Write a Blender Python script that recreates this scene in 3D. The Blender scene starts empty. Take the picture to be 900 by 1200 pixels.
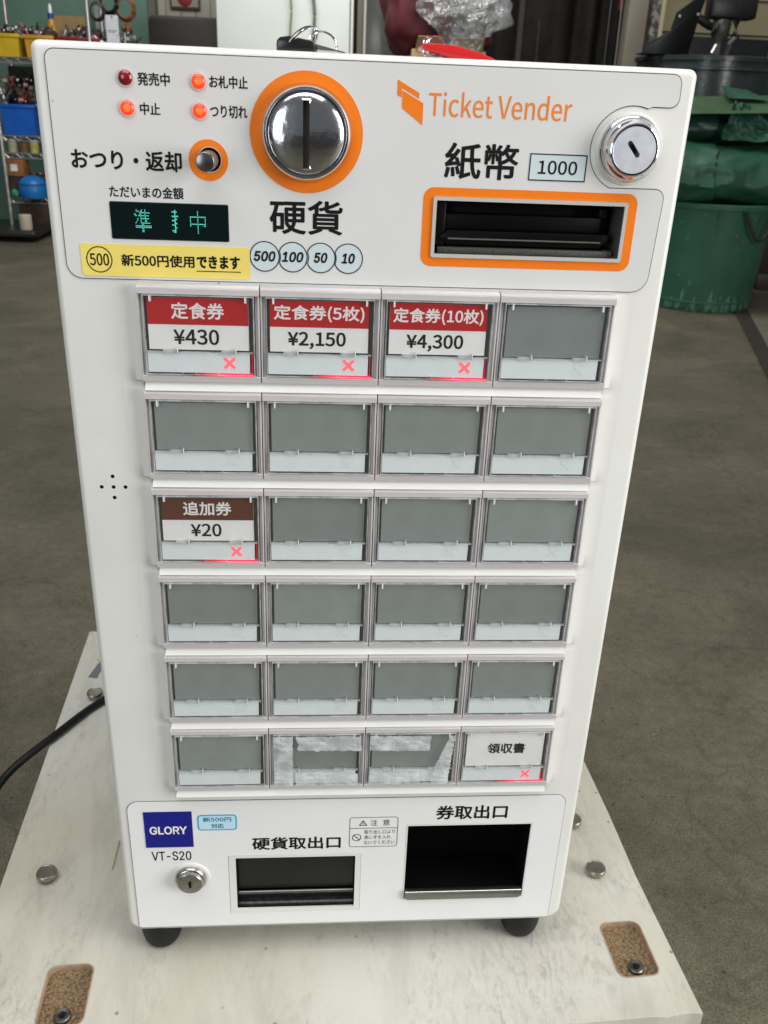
import bpy, bmesh, math, random, os
from mathutils import Vector, Matrix, noise
from mathutils.bvhtree import BVHTree
random.seed(7)
C = bpy.context.scene.collection
sc = bpy.context.scene
R = math.radians

# ---------------------------------------------------------------- camera, light, exposure
ZO = 0.924                      # height of the first button row's upper edge above the floor
ZT = 0.450                      # table top height
cd = bpy.data.cameras.new('camera'); cam = bpy.data.objects.new('camera', cd); C.objects.link(cam)
Rw = [(0.997143, -0.065397, 0.037793), (0.007164, -0.416211, -0.90924), (0.075191, 0.906913, -0.414553)]
cam.matrix_world = Matrix(((Rw[0][0], -Rw[1][0], -Rw[2][0], 0.089171),
                           (Rw[0][1], -Rw[1][1], -Rw[2][1], -0.441988),
                           (Rw[0][2], -Rw[1][2], -Rw[2][2], 0.081357 + ZO), (0, 0, 0, 1)))
cd.sensor_fit = 'VERTICAL'; cd.sensor_height = 36; cd.sensor_width = 27; cd.lens = 36 * 1035 / 1200
cd.clip_start = 0.02; cd.clip_end = 200
cd.dof.use_dof = True; cd.dof.focus_distance = 0.51; cd.dof.aperture_fstop = 25
sc.camera = cam
sc.render.engine = 'CYCLES'
sc.cycles.max_bounces = 8; sc.cycles.transparent_max_bounces = 12
sc.view_settings.view_transform = 'Standard'; sc.view_settings.look = 'None'
sc.view_settings.gamma = 1; sc.view_settings.exposure = 0.2
w = bpy.data.worlds.new('World'); sc.world = w; w.use_nodes = True
w.node_tree.nodes['Background'].inputs[0].default_value = (0.92, 0.97, 1.0, 1)
w.node_tree.nodes['Background'].inputs[1].default_value = 0.15

def area(name, loc, tgt, sx, sy, power, col):
    l = bpy.data.lights.new(name, 'AREA'); l.shape = 'RECTANGLE'; l.size = sx; l.size_y = sy
    l.energy = power; l.color = col
    o = bpy.data.objects.new(name, l); C.objects.link(o); o.location = loc
    o.rotation_euler = (Vector(tgt) - Vector(loc)).to_track_quat('-Z', 'Y').to_euler()
    return o
area('light_right_doorway', (2.9, -1.35, 1.5), (0.1, 0, 0.7), 1.5, 2.2, 90, (1.0, 0.99, 0.97))
area('light_left_fill', (-2.2, -3.2, 1.5), (0.1, 0, 0.6), 1.6, 2.2, 36, (0.94, 0.98, 1.0))  # added weaker fill from the left; no doorway is known there
area('light_ceiling_near', (0.0, -0.55, 2.9), (0.1, -0.1, 0.4), 2.2, 1.6, 37, (1.0, 1.0, 0.98))
area('light_back_fill', (0.2, 4.6, 3.4), (0.4, 6.0, 0.5), 4.0, 1.5, 95, (1.0, 0.98, 0.94))  # added overhead panel that keeps the far background from going dark

# ---------------------------------------------------------------- materials
def lin(r, g, b):
    f = lambda c: (c / 12.92 if c <= 0.04045 else ((c + 0.055) / 1.055) ** 2.4)
    return (f(r / 255), f(g / 255), f(b / 255))
def mat(name, col, rough=0.5, metal=0.0, bump=0.0, bscale=300.0, vary=0.0, vscale=12.0, coat=0.0, emit=None, estr=0, alpha=1.0, spec=0.5, col2=None, thr=None, trans=0.0):
    m = bpy.data.materials.new(name); m.use_nodes = True
    N = m.node_tree.nodes; L = m.node_tree.links; b = N['Principled BSDF']
    b.inputs['Base Color'].default_value = (*col, 1); b.inputs['Roughness'].default_value = rough
    b.inputs['Metallic'].default_value = metal; b.inputs['Coat Weight'].default_value = coat
    b.inputs['Specular IOR Level'].default_value = spec; b.inputs['Alpha'].default_value = alpha
    b.inputs['Transmission Weight'].default_value = trans
    tc = N.new('ShaderNodeTexCoord')
    if vary > 0 or col2:
        n = N.new('ShaderNodeTexNoise'); n.inputs['Scale'].default_value = vscale; n.inputs['Detail'].default_value = 6
        L.new(tc.outputs['Object'], n.inputs['Vector'])
        r = N.new('ShaderNodeValToRGB'); lo, hi = thr or (0.3, 0.7)
        r.color_ramp.elements[0].position = lo; r.color_ramp.elements[1].position = hi
        c2 = col2 or tuple(min(1, c * (1 + vary)) for c in col)
        c1 = col if col2 else tuple(c * (1 - vary) for c in col)
        r.color_ramp.elements[0].color = (*c1, 1); r.color_ramp.elements[1].color = (*c2, 1)
        L.new(n.outputs['Fac'], r.inputs[0]); L.new(r.outputs[0], b.inputs['Base Color'])
    if bump > 0:
        n = N.new('ShaderNodeTexNoise'); n.inputs['Scale'].default_value = bscale; n.inputs['Detail'].default_value = 4
        L.new(tc.outputs['Object'], n.inputs['Vector'])
        bp = N.new('ShaderNodeBump'); bp.inputs['Strength'].default_value = bump; bp.inputs['Distance'].default_value = 0.3 / bscale
        L.new(n.outputs['Fac'], bp.inputs['Height']); L.new(bp.outputs[0], b.inputs['Normal'])
    if emit:
        b.inputs['Emission Color'].default_value = (*emit, 1); b.inputs['Emission Strength'].default_value = estr
    return m

def used_plastic(name, col, rough, dirt=0.5):
    """white moulded plastic with faint hand grime, tiny specks and an uneven gloss"""
    m = mat(name, col, rough); N = m.node_tree.nodes; L = m.node_tree.links; b = N['Principled BSDF']
    tc = N.new('ShaderNodeTexCoord')
    a = N.new('ShaderNodeTexNoise'); a.inputs['Scale'].default_value = 9; a.inputs['Detail'].default_value = 8; a.inputs['Roughness'].default_value = 0.65
    L.new(tc.outputs['Object'], a.inputs['Vector'])
    r = N.new('ShaderNodeValToRGB'); r.color_ramp.elements[0].position = 0.35; r.color_ramp.elements[1].position = 0.62
    k = 1 - 0.09 * dirt
    r.color_ramp.elements[0].color = (col[0] * k, col[1] * k * 0.995, col[2] * k * 0.98, 1); r.color_ramp.elements[1].color = (*col, 1)
    L.new(a.outputs['Fac'], r.inputs[0])
    v = N.new('ShaderNodeTexVoronoi'); v.inputs['Scale'].default_value = 34; L.new(tc.outputs['Object'], v.inputs['Vector'])
    s = N.new('ShaderNodeValToRGB'); s.color_ramp.elements[0].position = 0.012; s.color_ramp.elements[1].position = 0.022
    s.color_ramp.elements[0].color = (0.25, 0.22, 0.18, 1); s.color_ramp.elements[1].color = (1, 1, 1, 1)
    L.new(v.outputs['Distance'], s.inputs[0])
    mx = N.new('ShaderNodeMix'); mx.data_type = 'RGBA'; mx.blend_type = 'MULTIPLY'; mx.inputs[0].default_value = min(1, dirt)
    L.new(r.outputs[0], mx.inputs[6]); L.new(s.outputs[0], mx.inputs[7]); L.new(mx.outputs[2], b.inputs['Base Color'])
    rr = N.new('ShaderNodeMapRange'); rr.inputs[3].default_value = rough - 0.07; rr.inputs[4].default_value = rough + 0.12
    n2 = N.new('ShaderNodeTexNoise'); n2.inputs['Scale'].default_value = 22; n2.inputs['Detail'].default_value = 5
    L.new(tc.outputs['Object'], n2.inputs['Vector']); L.new(n2.outputs['Fac'], rr.inputs[0]); L.new(rr.outputs[0], b.inputs['Roughness'])
    n3 = N.new('ShaderNodeTexNoise'); n3.inputs['Scale'].default_value = 900; L.new(tc.outputs['Object'], n3.inputs['Vector'])
    bp = N.new('ShaderNodeBump'); bp.inputs['Strength'].default_value = 0.06; bp.inputs['Distance'].default_value = 0.0003
    L.new(n3.outputs['Fac'], bp.inputs['Height']); L.new(bp.outputs[0], b.inputs['Normal'])
    return m

M = {}
M['body'] = used_plastic('body_white_plastic', (0.77, 0.77, 0.74), 0.34, 0.8)
M['sheet'] = used_plastic('printed_sheet', (0.70, 0.695, 0.69), 0.30, 0.5)
M['sheet_low'] = used_plastic('lower_sheet', (0.83, 0.83, 0.835), 0.30, 0.5)
M['lilac'] = used_plastic('button_housing_plastic', (0.62, 0.585, 0.59), 0.42, 0.9)
M['strip'] = used_plastic('ledge_plastic', (0.76, 0.76, 0.74), 0.30, 0.4)
M['gap'] = mat('dark_gap', (0.06, 0.055, 0.05), 0.8)
M['well'] = mat('button_well', (0.07, 0.055, 0.05), 0.3)
for i_, k_ in enumerate((0.93, 1.0, 1.07)): M['blank%d' % i_] = mat('grey_blank', (0.262*k_, 0.290*k_, 0.281*k_), 0.24 + 0.04*i_, vary=0.06, vscale=55 + 13*i_, bump=0.05, bscale=500)
M['card'] = mat('white_card', (0.87, 0.87, 0.86), 0.45, vary=0.03, vscale=60)
M['lower'] = mat('clear_lower_strip', (0.80, 0.865, 0.875), 0.22, vary=0.03, vscale=80, coat=0.3)
M['red'] = mat('red_print', (0.48, 0.008, 0.013), 0.4)
M['brown'] = mat('brown_print', (0.11, 0.030, 0.012), 0.4)
M['black'] = mat('black_print', (0.006, 0.006, 0.007), 0.6, spec=0.2)
M['white'] = mat('white_print', (0.86, 0.83, 0.82), 0.45)
M['orange'] = mat('orange_print', (0.88, 0.20, 0.008), 0.38, vary=0.03, vscale=30)
M['orange_txt'] = mat('orange_lettering', (0.85, 0.22, 0.02), 0.4)
M['yellow'] = mat('yellow_sticker', (0.86, 0.69, 0.16), 0.35, vary=0.03, vscale=60)
M['coin_badge'] = mat('pale_badge', (0.60, 0.69, 0.72), 0.35)
M['blue'] = mat('dark_blue_badge', (0.005, 0.008, 0.22), 0.35)
M['cyan'] = mat('cyan_print', (0.06, 0.36, 0.66), 0.4)
M['cyan_txt'] = mat('cyan_text', (0.03, 0.20, 0.38), 0.4)
M['cyan_l'] = mat('pale_cyan_print', (0.52, 0.76, 0.86), 0.4)
M['chrome'] = mat('chrome', (0.72, 0.72, 0.74), 0.06, 1.0, bump=0.05, bscale=60)
M['chrome_scr'] = mat('handled_chrome', (0.52, 0.53, 0.56), 0.17, 1.0, bump=0.14, bscale=90)
M['satin'] = mat('satin_steel', (0.80, 0.82, 0.90), 0.5, 1.0, vary=0.08, vscale=200, bump=0.05, bscale=400)
M['steel'] = mat('brushed_steel', (0.45, 0.44, 0.42), 0.25, 1.0, vary=0.1, vscale=60, bump=0.1, bscale=300)
M['steel_d'] = mat('dark_brushed_steel', (0.22, 0.22, 0.21), 0.28, 1.0, vary=0.15, vscale=200)
M['blackgloss'] = mat('black_gloss_plastic', (0.004, 0.004, 0.004), 0.28, spec=0.3)
M['blackmatt'] = mat('black_inner_plastic', (0.003, 0.003, 0.003), 0.6, spec=0.15)
M['greyin'] = mat('grey_inner_wall', (0.11, 0.11, 0.105), 0.35)
M['rubber'] = mat('black_rubber', (0.005, 0.006, 0.006), 0.5, spec=0.3, bump=0.2, bscale=700)
M['baseplate'] = mat('grey_base_plate', (0.42, 0.44, 0.43), 0.45)
M['pink'] = mat('return_recess', (0.50, 0.40, 0.38), 0.4)
M['lamp_off'] = mat('unlit_red_lamp', (0.22, 0.004, 0.008), 0.2, coat=0.5)
M['lamp_on'] = mat('lit_red_lamp', (0.6, 0.03, 0.01), 0.25, emit=(1.0, 0.032, 0.008), estr=1.6)
M['lamp_core'] = mat('lit_lamp_core', (0.8, 0.1, 0.03), 0.25, emit=(1.0, 0.06, 0.010), estr=2.0)
M['lamp_rim'] = mat('lamp_rim', (0.62, 0.55, 0.54), 0.4)
M['x_on'] = mat('lit_cross', (0.7, 0.1, 0.1), 0.4, emit=(1.0, 0.10, 0.14), estr=0.9)
M['x_off'] = mat('unlit_cross', (0.775, 0.84, 0.85), 0.4)
M['glow'] = mat('red_glow_edge', (0.5, 0.01, 0.03), 0.3, emit=(1.0, 0.008, 0.05), estr=1.1)
_g = M['glow'].node_tree; _tc = _g.nodes.new('ShaderNodeTexCoord'); _sx = _g.nodes.new('ShaderNodeSeparateXYZ'); _mr = _g.nodes.new('ShaderNodeMapRange')
_g.links.new(_tc.outputs['Object'], _sx.inputs[0]); _g.links.new(_sx.outputs[0], _mr.inputs[0]); _mr.interpolation_type = 'SMOOTHSTEP'
_mr.inputs[1].default_value = 0.026; _mr.inputs[2].default_value = 0.047; _mr.inputs[3].default_value = 0.05; _mr.inputs[4].default_value = 2.2
_g.links.new(_mr.outputs[0], _g.nodes['Principled BSDF'].inputs['Emission Strength'])
M['glow_side'] = mat('red_glow_side', (0.5, 0.01, 0.03), 0.3, emit=(1.0, 0.008, 0.05), estr=0.35)
M['vfd_glass'] = mat('display_glass', (0.004, 0.010, 0.011), 0.09)
M['vfd'] = mat('display_dots', (0.05, 0.5, 0.4), 0.5, emit=(0.08, 0.62, 0.47), estr=0.9)
M['mouth'] = mat('bill_mouth_plastic', (0.0025, 0.0025, 0.0025), 0.35, spec=0.18)
M['tray'] = mat('tray_steel', (0.27, 0.26, 0.24), 0.35, 1.0, vary=0.1, vscale=60)
M['bezel'] = mat('grey_white_bezel', (0.50, 0.50, 0.47), 0.4)
M['bolt'] = mat('dull_nickel', (0.36, 0.33, 0.27), 0.36, 1.0, vary=0.15, vscale=150, bump=0.2, bscale=500)

def clear_mat(name, tint, gloss=0.06, rough=0.05, haze=0.0, hscale=120):
    """clear plastic: mostly see-through with a grazing-angle gloss"""
    m = bpy.data.materials.new(name); m.use_nodes = True; N = m.node_tree.nodes; L = m.node_tree.links
    N.remove(N['Principled BSDF']); out = N['Material Output']
    t = N.new('ShaderNodeBsdfTransparent'); t.inputs[0].default_value = (*tint, 1)
    g = N.new('ShaderNodeBsdfGlossy'); g.inputs['Roughness'].default_value = rough; g.inputs[0].default_value = (1, 1, 1, 1)
    lw = N.new('ShaderNodeLayerWeight'); lw.inputs[0].default_value = 0.5
    pw = N.new('ShaderNodeMath'); pw.operation = 'POWER'; pw.inputs[1].default_value = 4; L.new(lw.outputs['Facing'], pw.inputs[0])
    f = N.new('ShaderNodeMapRange'); f.inputs[3].default_value = 0.035; f.inputs[4].default_value = 0.8; L.new(pw.outputs[0], f.inputs[0])
    mx = N.new('ShaderNodeMixShader'); L.new(f.outputs[0], mx.inputs[0]); L.new(t.outputs[0], mx.inputs[1]); L.new(g.outputs[0], mx.inputs[2])
    last = mx
    if haze:
        d = N.new('ShaderNodeBsdfDiffuse'); d.inputs[0].default_value = (0.75, 0.78, 0.78, 1)
        m2 = N.new('ShaderNodeMixShader'); m2.inputs[0].default_value = haze
        if haze > 0.1:
            n = N.new('ShaderNodeTexNoise'); n.inputs['Scale'].default_value = hscale; n.inputs['Detail'].default_value = 6
            tc = N.new('ShaderNodeTexCoord'); L.new(tc.outputs['Object'], n.inputs[0])
            mr = N.new('ShaderNodeMapRange'); mr.inputs[1].default_value = 0.35; mr.inputs[2].default_value = 0.65
            mr.inputs[3].default_value = haze * 0.55; mr.inputs[4].default_value = min(1, haze * 1.3)
            L.new(n.outputs['Fac'], mr.inputs[0]); L.new(mr.outputs[0], m2.inputs[0])
        L.new(mx.outputs[0], m2.inputs[1]); L.new(d.outputs[0], m2.inputs[2]); last = m2
    L.new(last.outputs[0], out.inputs[0])
    return m
M['clear'] = clear_mat('clear_cover', (0.99, 0.99, 0.99), haze=0.008)
M['clear_edge'] = clear_mat('clear_cover_edge', (0.85, 0.86, 0.86), haze=0.4)
M['tape'] = clear_mat('crumpled_tape', (0.94, 0.95, 0.95), rough=0.25, haze=0.60, hscale=60)
M['bag'] = clear_mat('clear_bag_film', (0.90, 0.91, 0.92), rough=0.16, haze=0.17, hscale=9)
_n = M['bag'].node_tree; _w = _n.nodes.new('ShaderNodeTexNoise'); _w.inputs['Scale'].default_value = 9; _w.inputs['Detail'].default_value = 3; _w.inputs['Distortion'].default_value = 2.5
_t = _n.nodes.new('ShaderNodeTexCoord'); _n.links.new(_t.outputs['Object'], _w.inputs[0]); _b = _n.nodes.new('ShaderNodeBump'); _b.inputs['Distance'].default_value = 0.05; _b.inputs['Strength'].default_value = 0.9
_n.links.new(_w.outputs['Fac'], _b.inputs['Height'])
for q in _n.nodes:
    if q.type in ('BSDF_GLOSSY', 'BSDF_DIFFUSE', 'LAYER_WEIGHT'): _n.links.new(_b.outputs[0], q.inputs['Normal'])
    if q.type == 'MAP_RANGE' and abs(q.inputs[3].default_value - 0.035) < 1e-4: q.inputs[3].default_value = 0.14

# ---------------------------------------------------------------- object helpers
WL = {}
def thing(name, label, cat, loc, group=None):
    o = bpy.data.objects.new(name, None); C.objects.link(o); o.location = loc; o.empty_display_size = 0.05
    o['label'] = label; o['category'] = cat
    if group: o['group'] = group
    WL[o.name] = Vector(loc); return o
def tag(o, label, cat, group=None):
    o['label'] = label; o['category'] = cat
    if group: o['group'] = group
    return o
class MB:
    def __init__(s): s.v = []; s.f = []
    def add(s, v, f):
        n = len(s.v); s.v += [Vector(p) for p in v]; s.f += [tuple(i + n for i in q) for q in f]; return s
    def box(s, x0, x1, y0, y1, z0, z1):
        return s.add([(x0,y0,z0),(x1,y0,z0),(x1,y1,z0),(x0,y1,z0),(x0,y0,z1),(x1,y0,z1),(x1,y1,z1),(x0,y1,z1)],
                     [(0,3,2,1),(4,5,6,7),(0,1,5,4),(1,2,6,5),(2,3,7,6),(3,0,4,7)])
    def prism(s, pts, y0, y1):
        """outline in x,z extruded along y"""
        n = len(pts); a = sum(pts[i][0] * pts[(i+1) % n][1] - pts[(i+1) % n][0] * pts[i][1] for i in range(n))
        if a < 0: pts = pts[::-1]
        v = [(x, y0, z) for x, z in pts] + [(x, y1, z) for x, z in pts]
        f = [tuple(range(n)), tuple(range(2*n-1, n-1, -1))] + [(i, i+n, (i+1) % n+n, (i+1) % n) for i in range(n)]
        return s.add(v, f)
    def prismz(s, pts, z0, z1):
        n = len(pts); a = sum(pts[i][0] * pts[(i+1) % n][1] - pts[(i+1) % n][0] * pts[i][1] for i in range(n))
        if a < 0: pts = pts[::-1]
        v = [(x, y, z0) for x, y in pts] + [(x, y, z1) for x, y in pts]
        f = [tuple(range(n-1, -1, -1)), tuple(range(n, 2*n))] + [(i, (i+1) % n, (i+1) % n+n, i+n) for i in range(n)]
        return s.add(v, f)
    def lathe(s, prof, c, axis='y', seg=48, cap=True):
        """prof: (radius, height along axis)"""
        v = []; f = []; n = len(prof)
        for k in range(seg):
            a = 2 * math.pi * k / seg; ca, sa = math.cos(a), math.sin(a)
            for r, h in prof:
                if axis == 'y': v.append((c[0] + r*ca, c[1] + h, c[2] + r*sa))
                elif axis == 'z': v.append((c[0] + r*ca, c[1] + r*sa, c[2] + h))
                else: v.append((c[0] + h, c[1] + r*ca, c[2] + r*sa))
        for k in range(seg):
            k2 = (k + 1) % seg
            for i in range(n - 1):
                f.append((k*n+i, k2*n+i, k2*n+i+1, k*n+i+1))
        if cap:
            f.append(tuple(k*n for k in range(seg))[::-1]); f.append(tuple(k*n+n-1 for k in range(seg)))
        return s.add(v, f)
    def tube(s, pts, r, seg=8, closed=False):
        pts = [Vector(p) for p in pts]; n = len(pts); v = []; f = []
        up = Vector((0, 0, 1))
        for i, p in enumerate(pts):
            a = pts[(i-1) % n] if (i > 0 or closed) else p; b = pts[(i+1) % n] if (i < n-1 or closed) else p
            t = (b - a).normalized(); u = t.cross(up)
            if u.length < 1e-3: u = t.cross(Vector((0, 1, 0)))
            u.normalize(); w_ = u.cross(t); rr = r[i] if isinstance(r, (list, tuple)) else r
            for k in range(seg):
                an = 2*math.pi*k/seg; v.append(p + u*rr*math.cos(an) + w_*rr*math.sin(an))
        for i in range(n if closed else n-1):
            j = (i+1) % n
            for k in range(seg): f.append((i*seg+k, i*seg+(k+1) % seg, j*seg+(k+1) % seg, j*seg+k))
        if not closed: f.append(tuple(range(seg))[::-1]); f.append(tuple((n-1)*seg+k for k in range(seg)))
        return s.add(v, f)
    def mesh(s, name, m, c=Vector((0, 0, 0)), bevel=0, seg=2, smooth=True, merge=False):
        me = bpy.data.meshes.new(name); me.from_pydata([p - c for p in s.v], [], s.f)
        bm = bmesh.new(); bm.from_mesh(me)
        if merge: bmesh.ops.remove_doubles(bm, verts=bm.verts, dist=1e-6)
        bmesh.ops.recalc_face_normals(bm, faces=bm.faces)
        if bevel:
            es = [e for e in bm.edges if len(e.link_faces) == 2 and e.calc_face_angle(0) > 0.6]
            bmesh.ops.bevel(bm, geom=es, offset=bevel, segments=seg, profile=0.5, affect='EDGES', clamp_overlap=True)
        bm.to_mesh(me); bm.free()
        me.materials.append(m)
        if smooth:
            me.shade_smooth(); me.set_sharp_from_angle(angle=R(38))
        return me
    def obj(s, name, m, parent=None, **k):
        lo = Vector([min(p[i] for p in s.v) for i in range(3)]); hi = Vector([max(p[i] for p in s.v) for i in range(3)])
        c = (lo + hi) / 2
        if parent is None: c.z = lo.z
        return link(name, s.mesh(name, m, c, **k), c, parent)
def link(name, me, c, parent=None):
    o = bpy.data.objects.new(name, me); C.objects.link(o); c = Vector(c); WL[o.name] = c
    if parent is not None: o.parent = parent; o.location = c - WL[parent.name]
    else: o.location = c
    return o
def rrect(x0, x1, z0, z1, r, n=6):
    rs = r if isinstance(r, (list, tuple)) else (r,)*4     # order: BL, BR, TR, TL
    P = []
    for (cx, cz, a0, rr) in ((x0, z0, 180, rs[0]), (x1, z0, 270, rs[1]), (x1, z1, 0, rs[2]), (x0, z1, 90, rs[3])):
        sx = 1 if cx == x0 else -1; sz = 1 if cz == z0 else -1
        for i in range(n+1):
            a = R(a0 + 90*i/n); P.append((cx + sx*rr + rr*math.cos(a), cz + sz*rr + rr*math.sin(a)))
    return P
def circ(cx, cz, r, n=48): return [(cx + r*math.cos(2*math.pi*i/n), cz + r*math.sin(2*math.pi*i/n)) for i in range(n)]
def ev_mesh(o):
    bpy.context.view_layer.update(); dg = bpy.context.evaluated_depsgraph_get()
    return bpy.data.meshes.new_from_object(o.evaluated_get(dg))
def flat2d(name, loops, y_front, thick, m, parent):
    """sheet in the x,z plane with real holes; loops in world metres (x, z)"""
    cu = bpy.data.curves.new(name, 'CURVE'); cu.dimensions = '2D'; cu.fill_mode = 'BOTH'; cu.extrude = thick/2*1000
    xs = [p[0] for p in loops[0]]; zs = [p[1] for p in loops[0]]; cx = (min(xs)+max(xs))/2; cz = (min(zs)+max(zs))/2
    for lp in loops:
        sp = cu.splines.new('POLY'); sp.points.add(len(lp)-1); sp.use_cyclic_u = True
        for i, (x, z) in enumerate(lp): sp.points[i].co = ((x-cx)*1000, (z-cz)*1000, 0, 1)
    t = bpy.data.objects.new('tmp', cu); C.objects.link(t); me = ev_mesh(t)
    bpy.data.objects.remove(t); bpy.data.curves.remove(cu)
    me.transform(Matrix.Scale(0.001, 4)); me.transform(Matrix.Rotation(R(90), 4, 'X'))
    me.name = name; me.materials.clear(); me.materials.append(m)
    return link(name, me, (cx, y_front + thick/2, cz), parent)
FONTS = {}
for key, fn in (('cjk', 'Noto Sans CJK Regular.woff2'), ('inter', 'Inter.woff2')):   # typefaces that ship inside Blender itself
    try:
        p_ = os.path.join(bpy.utils.system_resource('DATAFILES', path='fonts'), fn)
        if os.path.exists(p_): FONTS[key] = bpy.data.fonts.load(p_)
    except Exception: pass
_tc = {}
def text_mesh(s, bold=0.0, shear=0.0, font='cjk'):
    k = (s, shear, font)
    if k not in _tc:
        cu = bpy.data.curves.new('t', 'FONT'); cu.body = s
        if font in FONTS: cu.font = FONTS[font]
        cu.fill_mode = 'FRONT'; cu.shear = shear; cu.resolution_u = 4
        t = bpy.data.objects.new('tmp', cu); C.objects.link(t); me = ev_mesh(t)
        bpy.data.objects.remove(t); bpy.data.curves.remove(cu); _tc[k] = me
    return _tc[k]
def text(s, x0, x1, z0, z1, y, m, parent, bold=0.0, shear=0.0, name='lettering', font='cjk'):
    """flat printed lettering whose ink exactly fills x0..x1, z0..z1 (world metres)"""
    src = text_mesh(s, bold, shear, font); vs = [v.co for v in src.vertices]
    a0 = min(v.x for v in vs); a1 = max(v.x for v in vs); b0 = min(v.y for v in vs); b1 = max(v.y for v in vs)
    cx, cz = (x0+x1)/2, (z0+z1)/2
    me = bpy.data.meshes.new(name)
    w_ = bold*(z1-z0)*0.9; V = []; F = []; nv = len(vs)
    sh_ = [(0, 0)] if w_ <= 0 else [(w_*math.cos(a*math.pi/4), w_*math.sin(a*math.pi/4)) for a in range(8)]
    for k, (du, dv) in enumerate(sh_):       # heavier strokes: the same outlines set off by a hair, each a micron above the last
        V += [(((v.x-a0)/(a1-a0)-0.5)*(x1-x0-2*w_) + du, -0.0000015*k, ((v.y-b0)/(b1-b0)-0.5)*(z1-z0-2*w_) + dv) for v in vs]
        F += [tuple(i + k*nv for i in p.vertices) for p in src.polygons]
    me.from_pydata(V, [], F); me.materials.append(m)
    return link(name, me, (cx, y, cz), parent)

def boolean(o, cutter_mb):
    cm = cutter_mb.mesh('cut', M['body'], smooth=False); c = bpy.data.objects.new('cut', cm); C.objects.link(c); c.parent = o.parent; c.location = o.location
    md = o.modifiers.new('b', 'BOOLEAN'); md.operation = 'DIFFERENCE'; md.solver = 'EXACT'; md.object = c
    me = ev_mesh(o); o.modifiers.clear(); old = o.data; o.data = me; me.name = old.name
    bpy.data.objects.remove(c)
    me.shade_smooth(); me.set_sharp_from_angle(angle=R(30))

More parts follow.
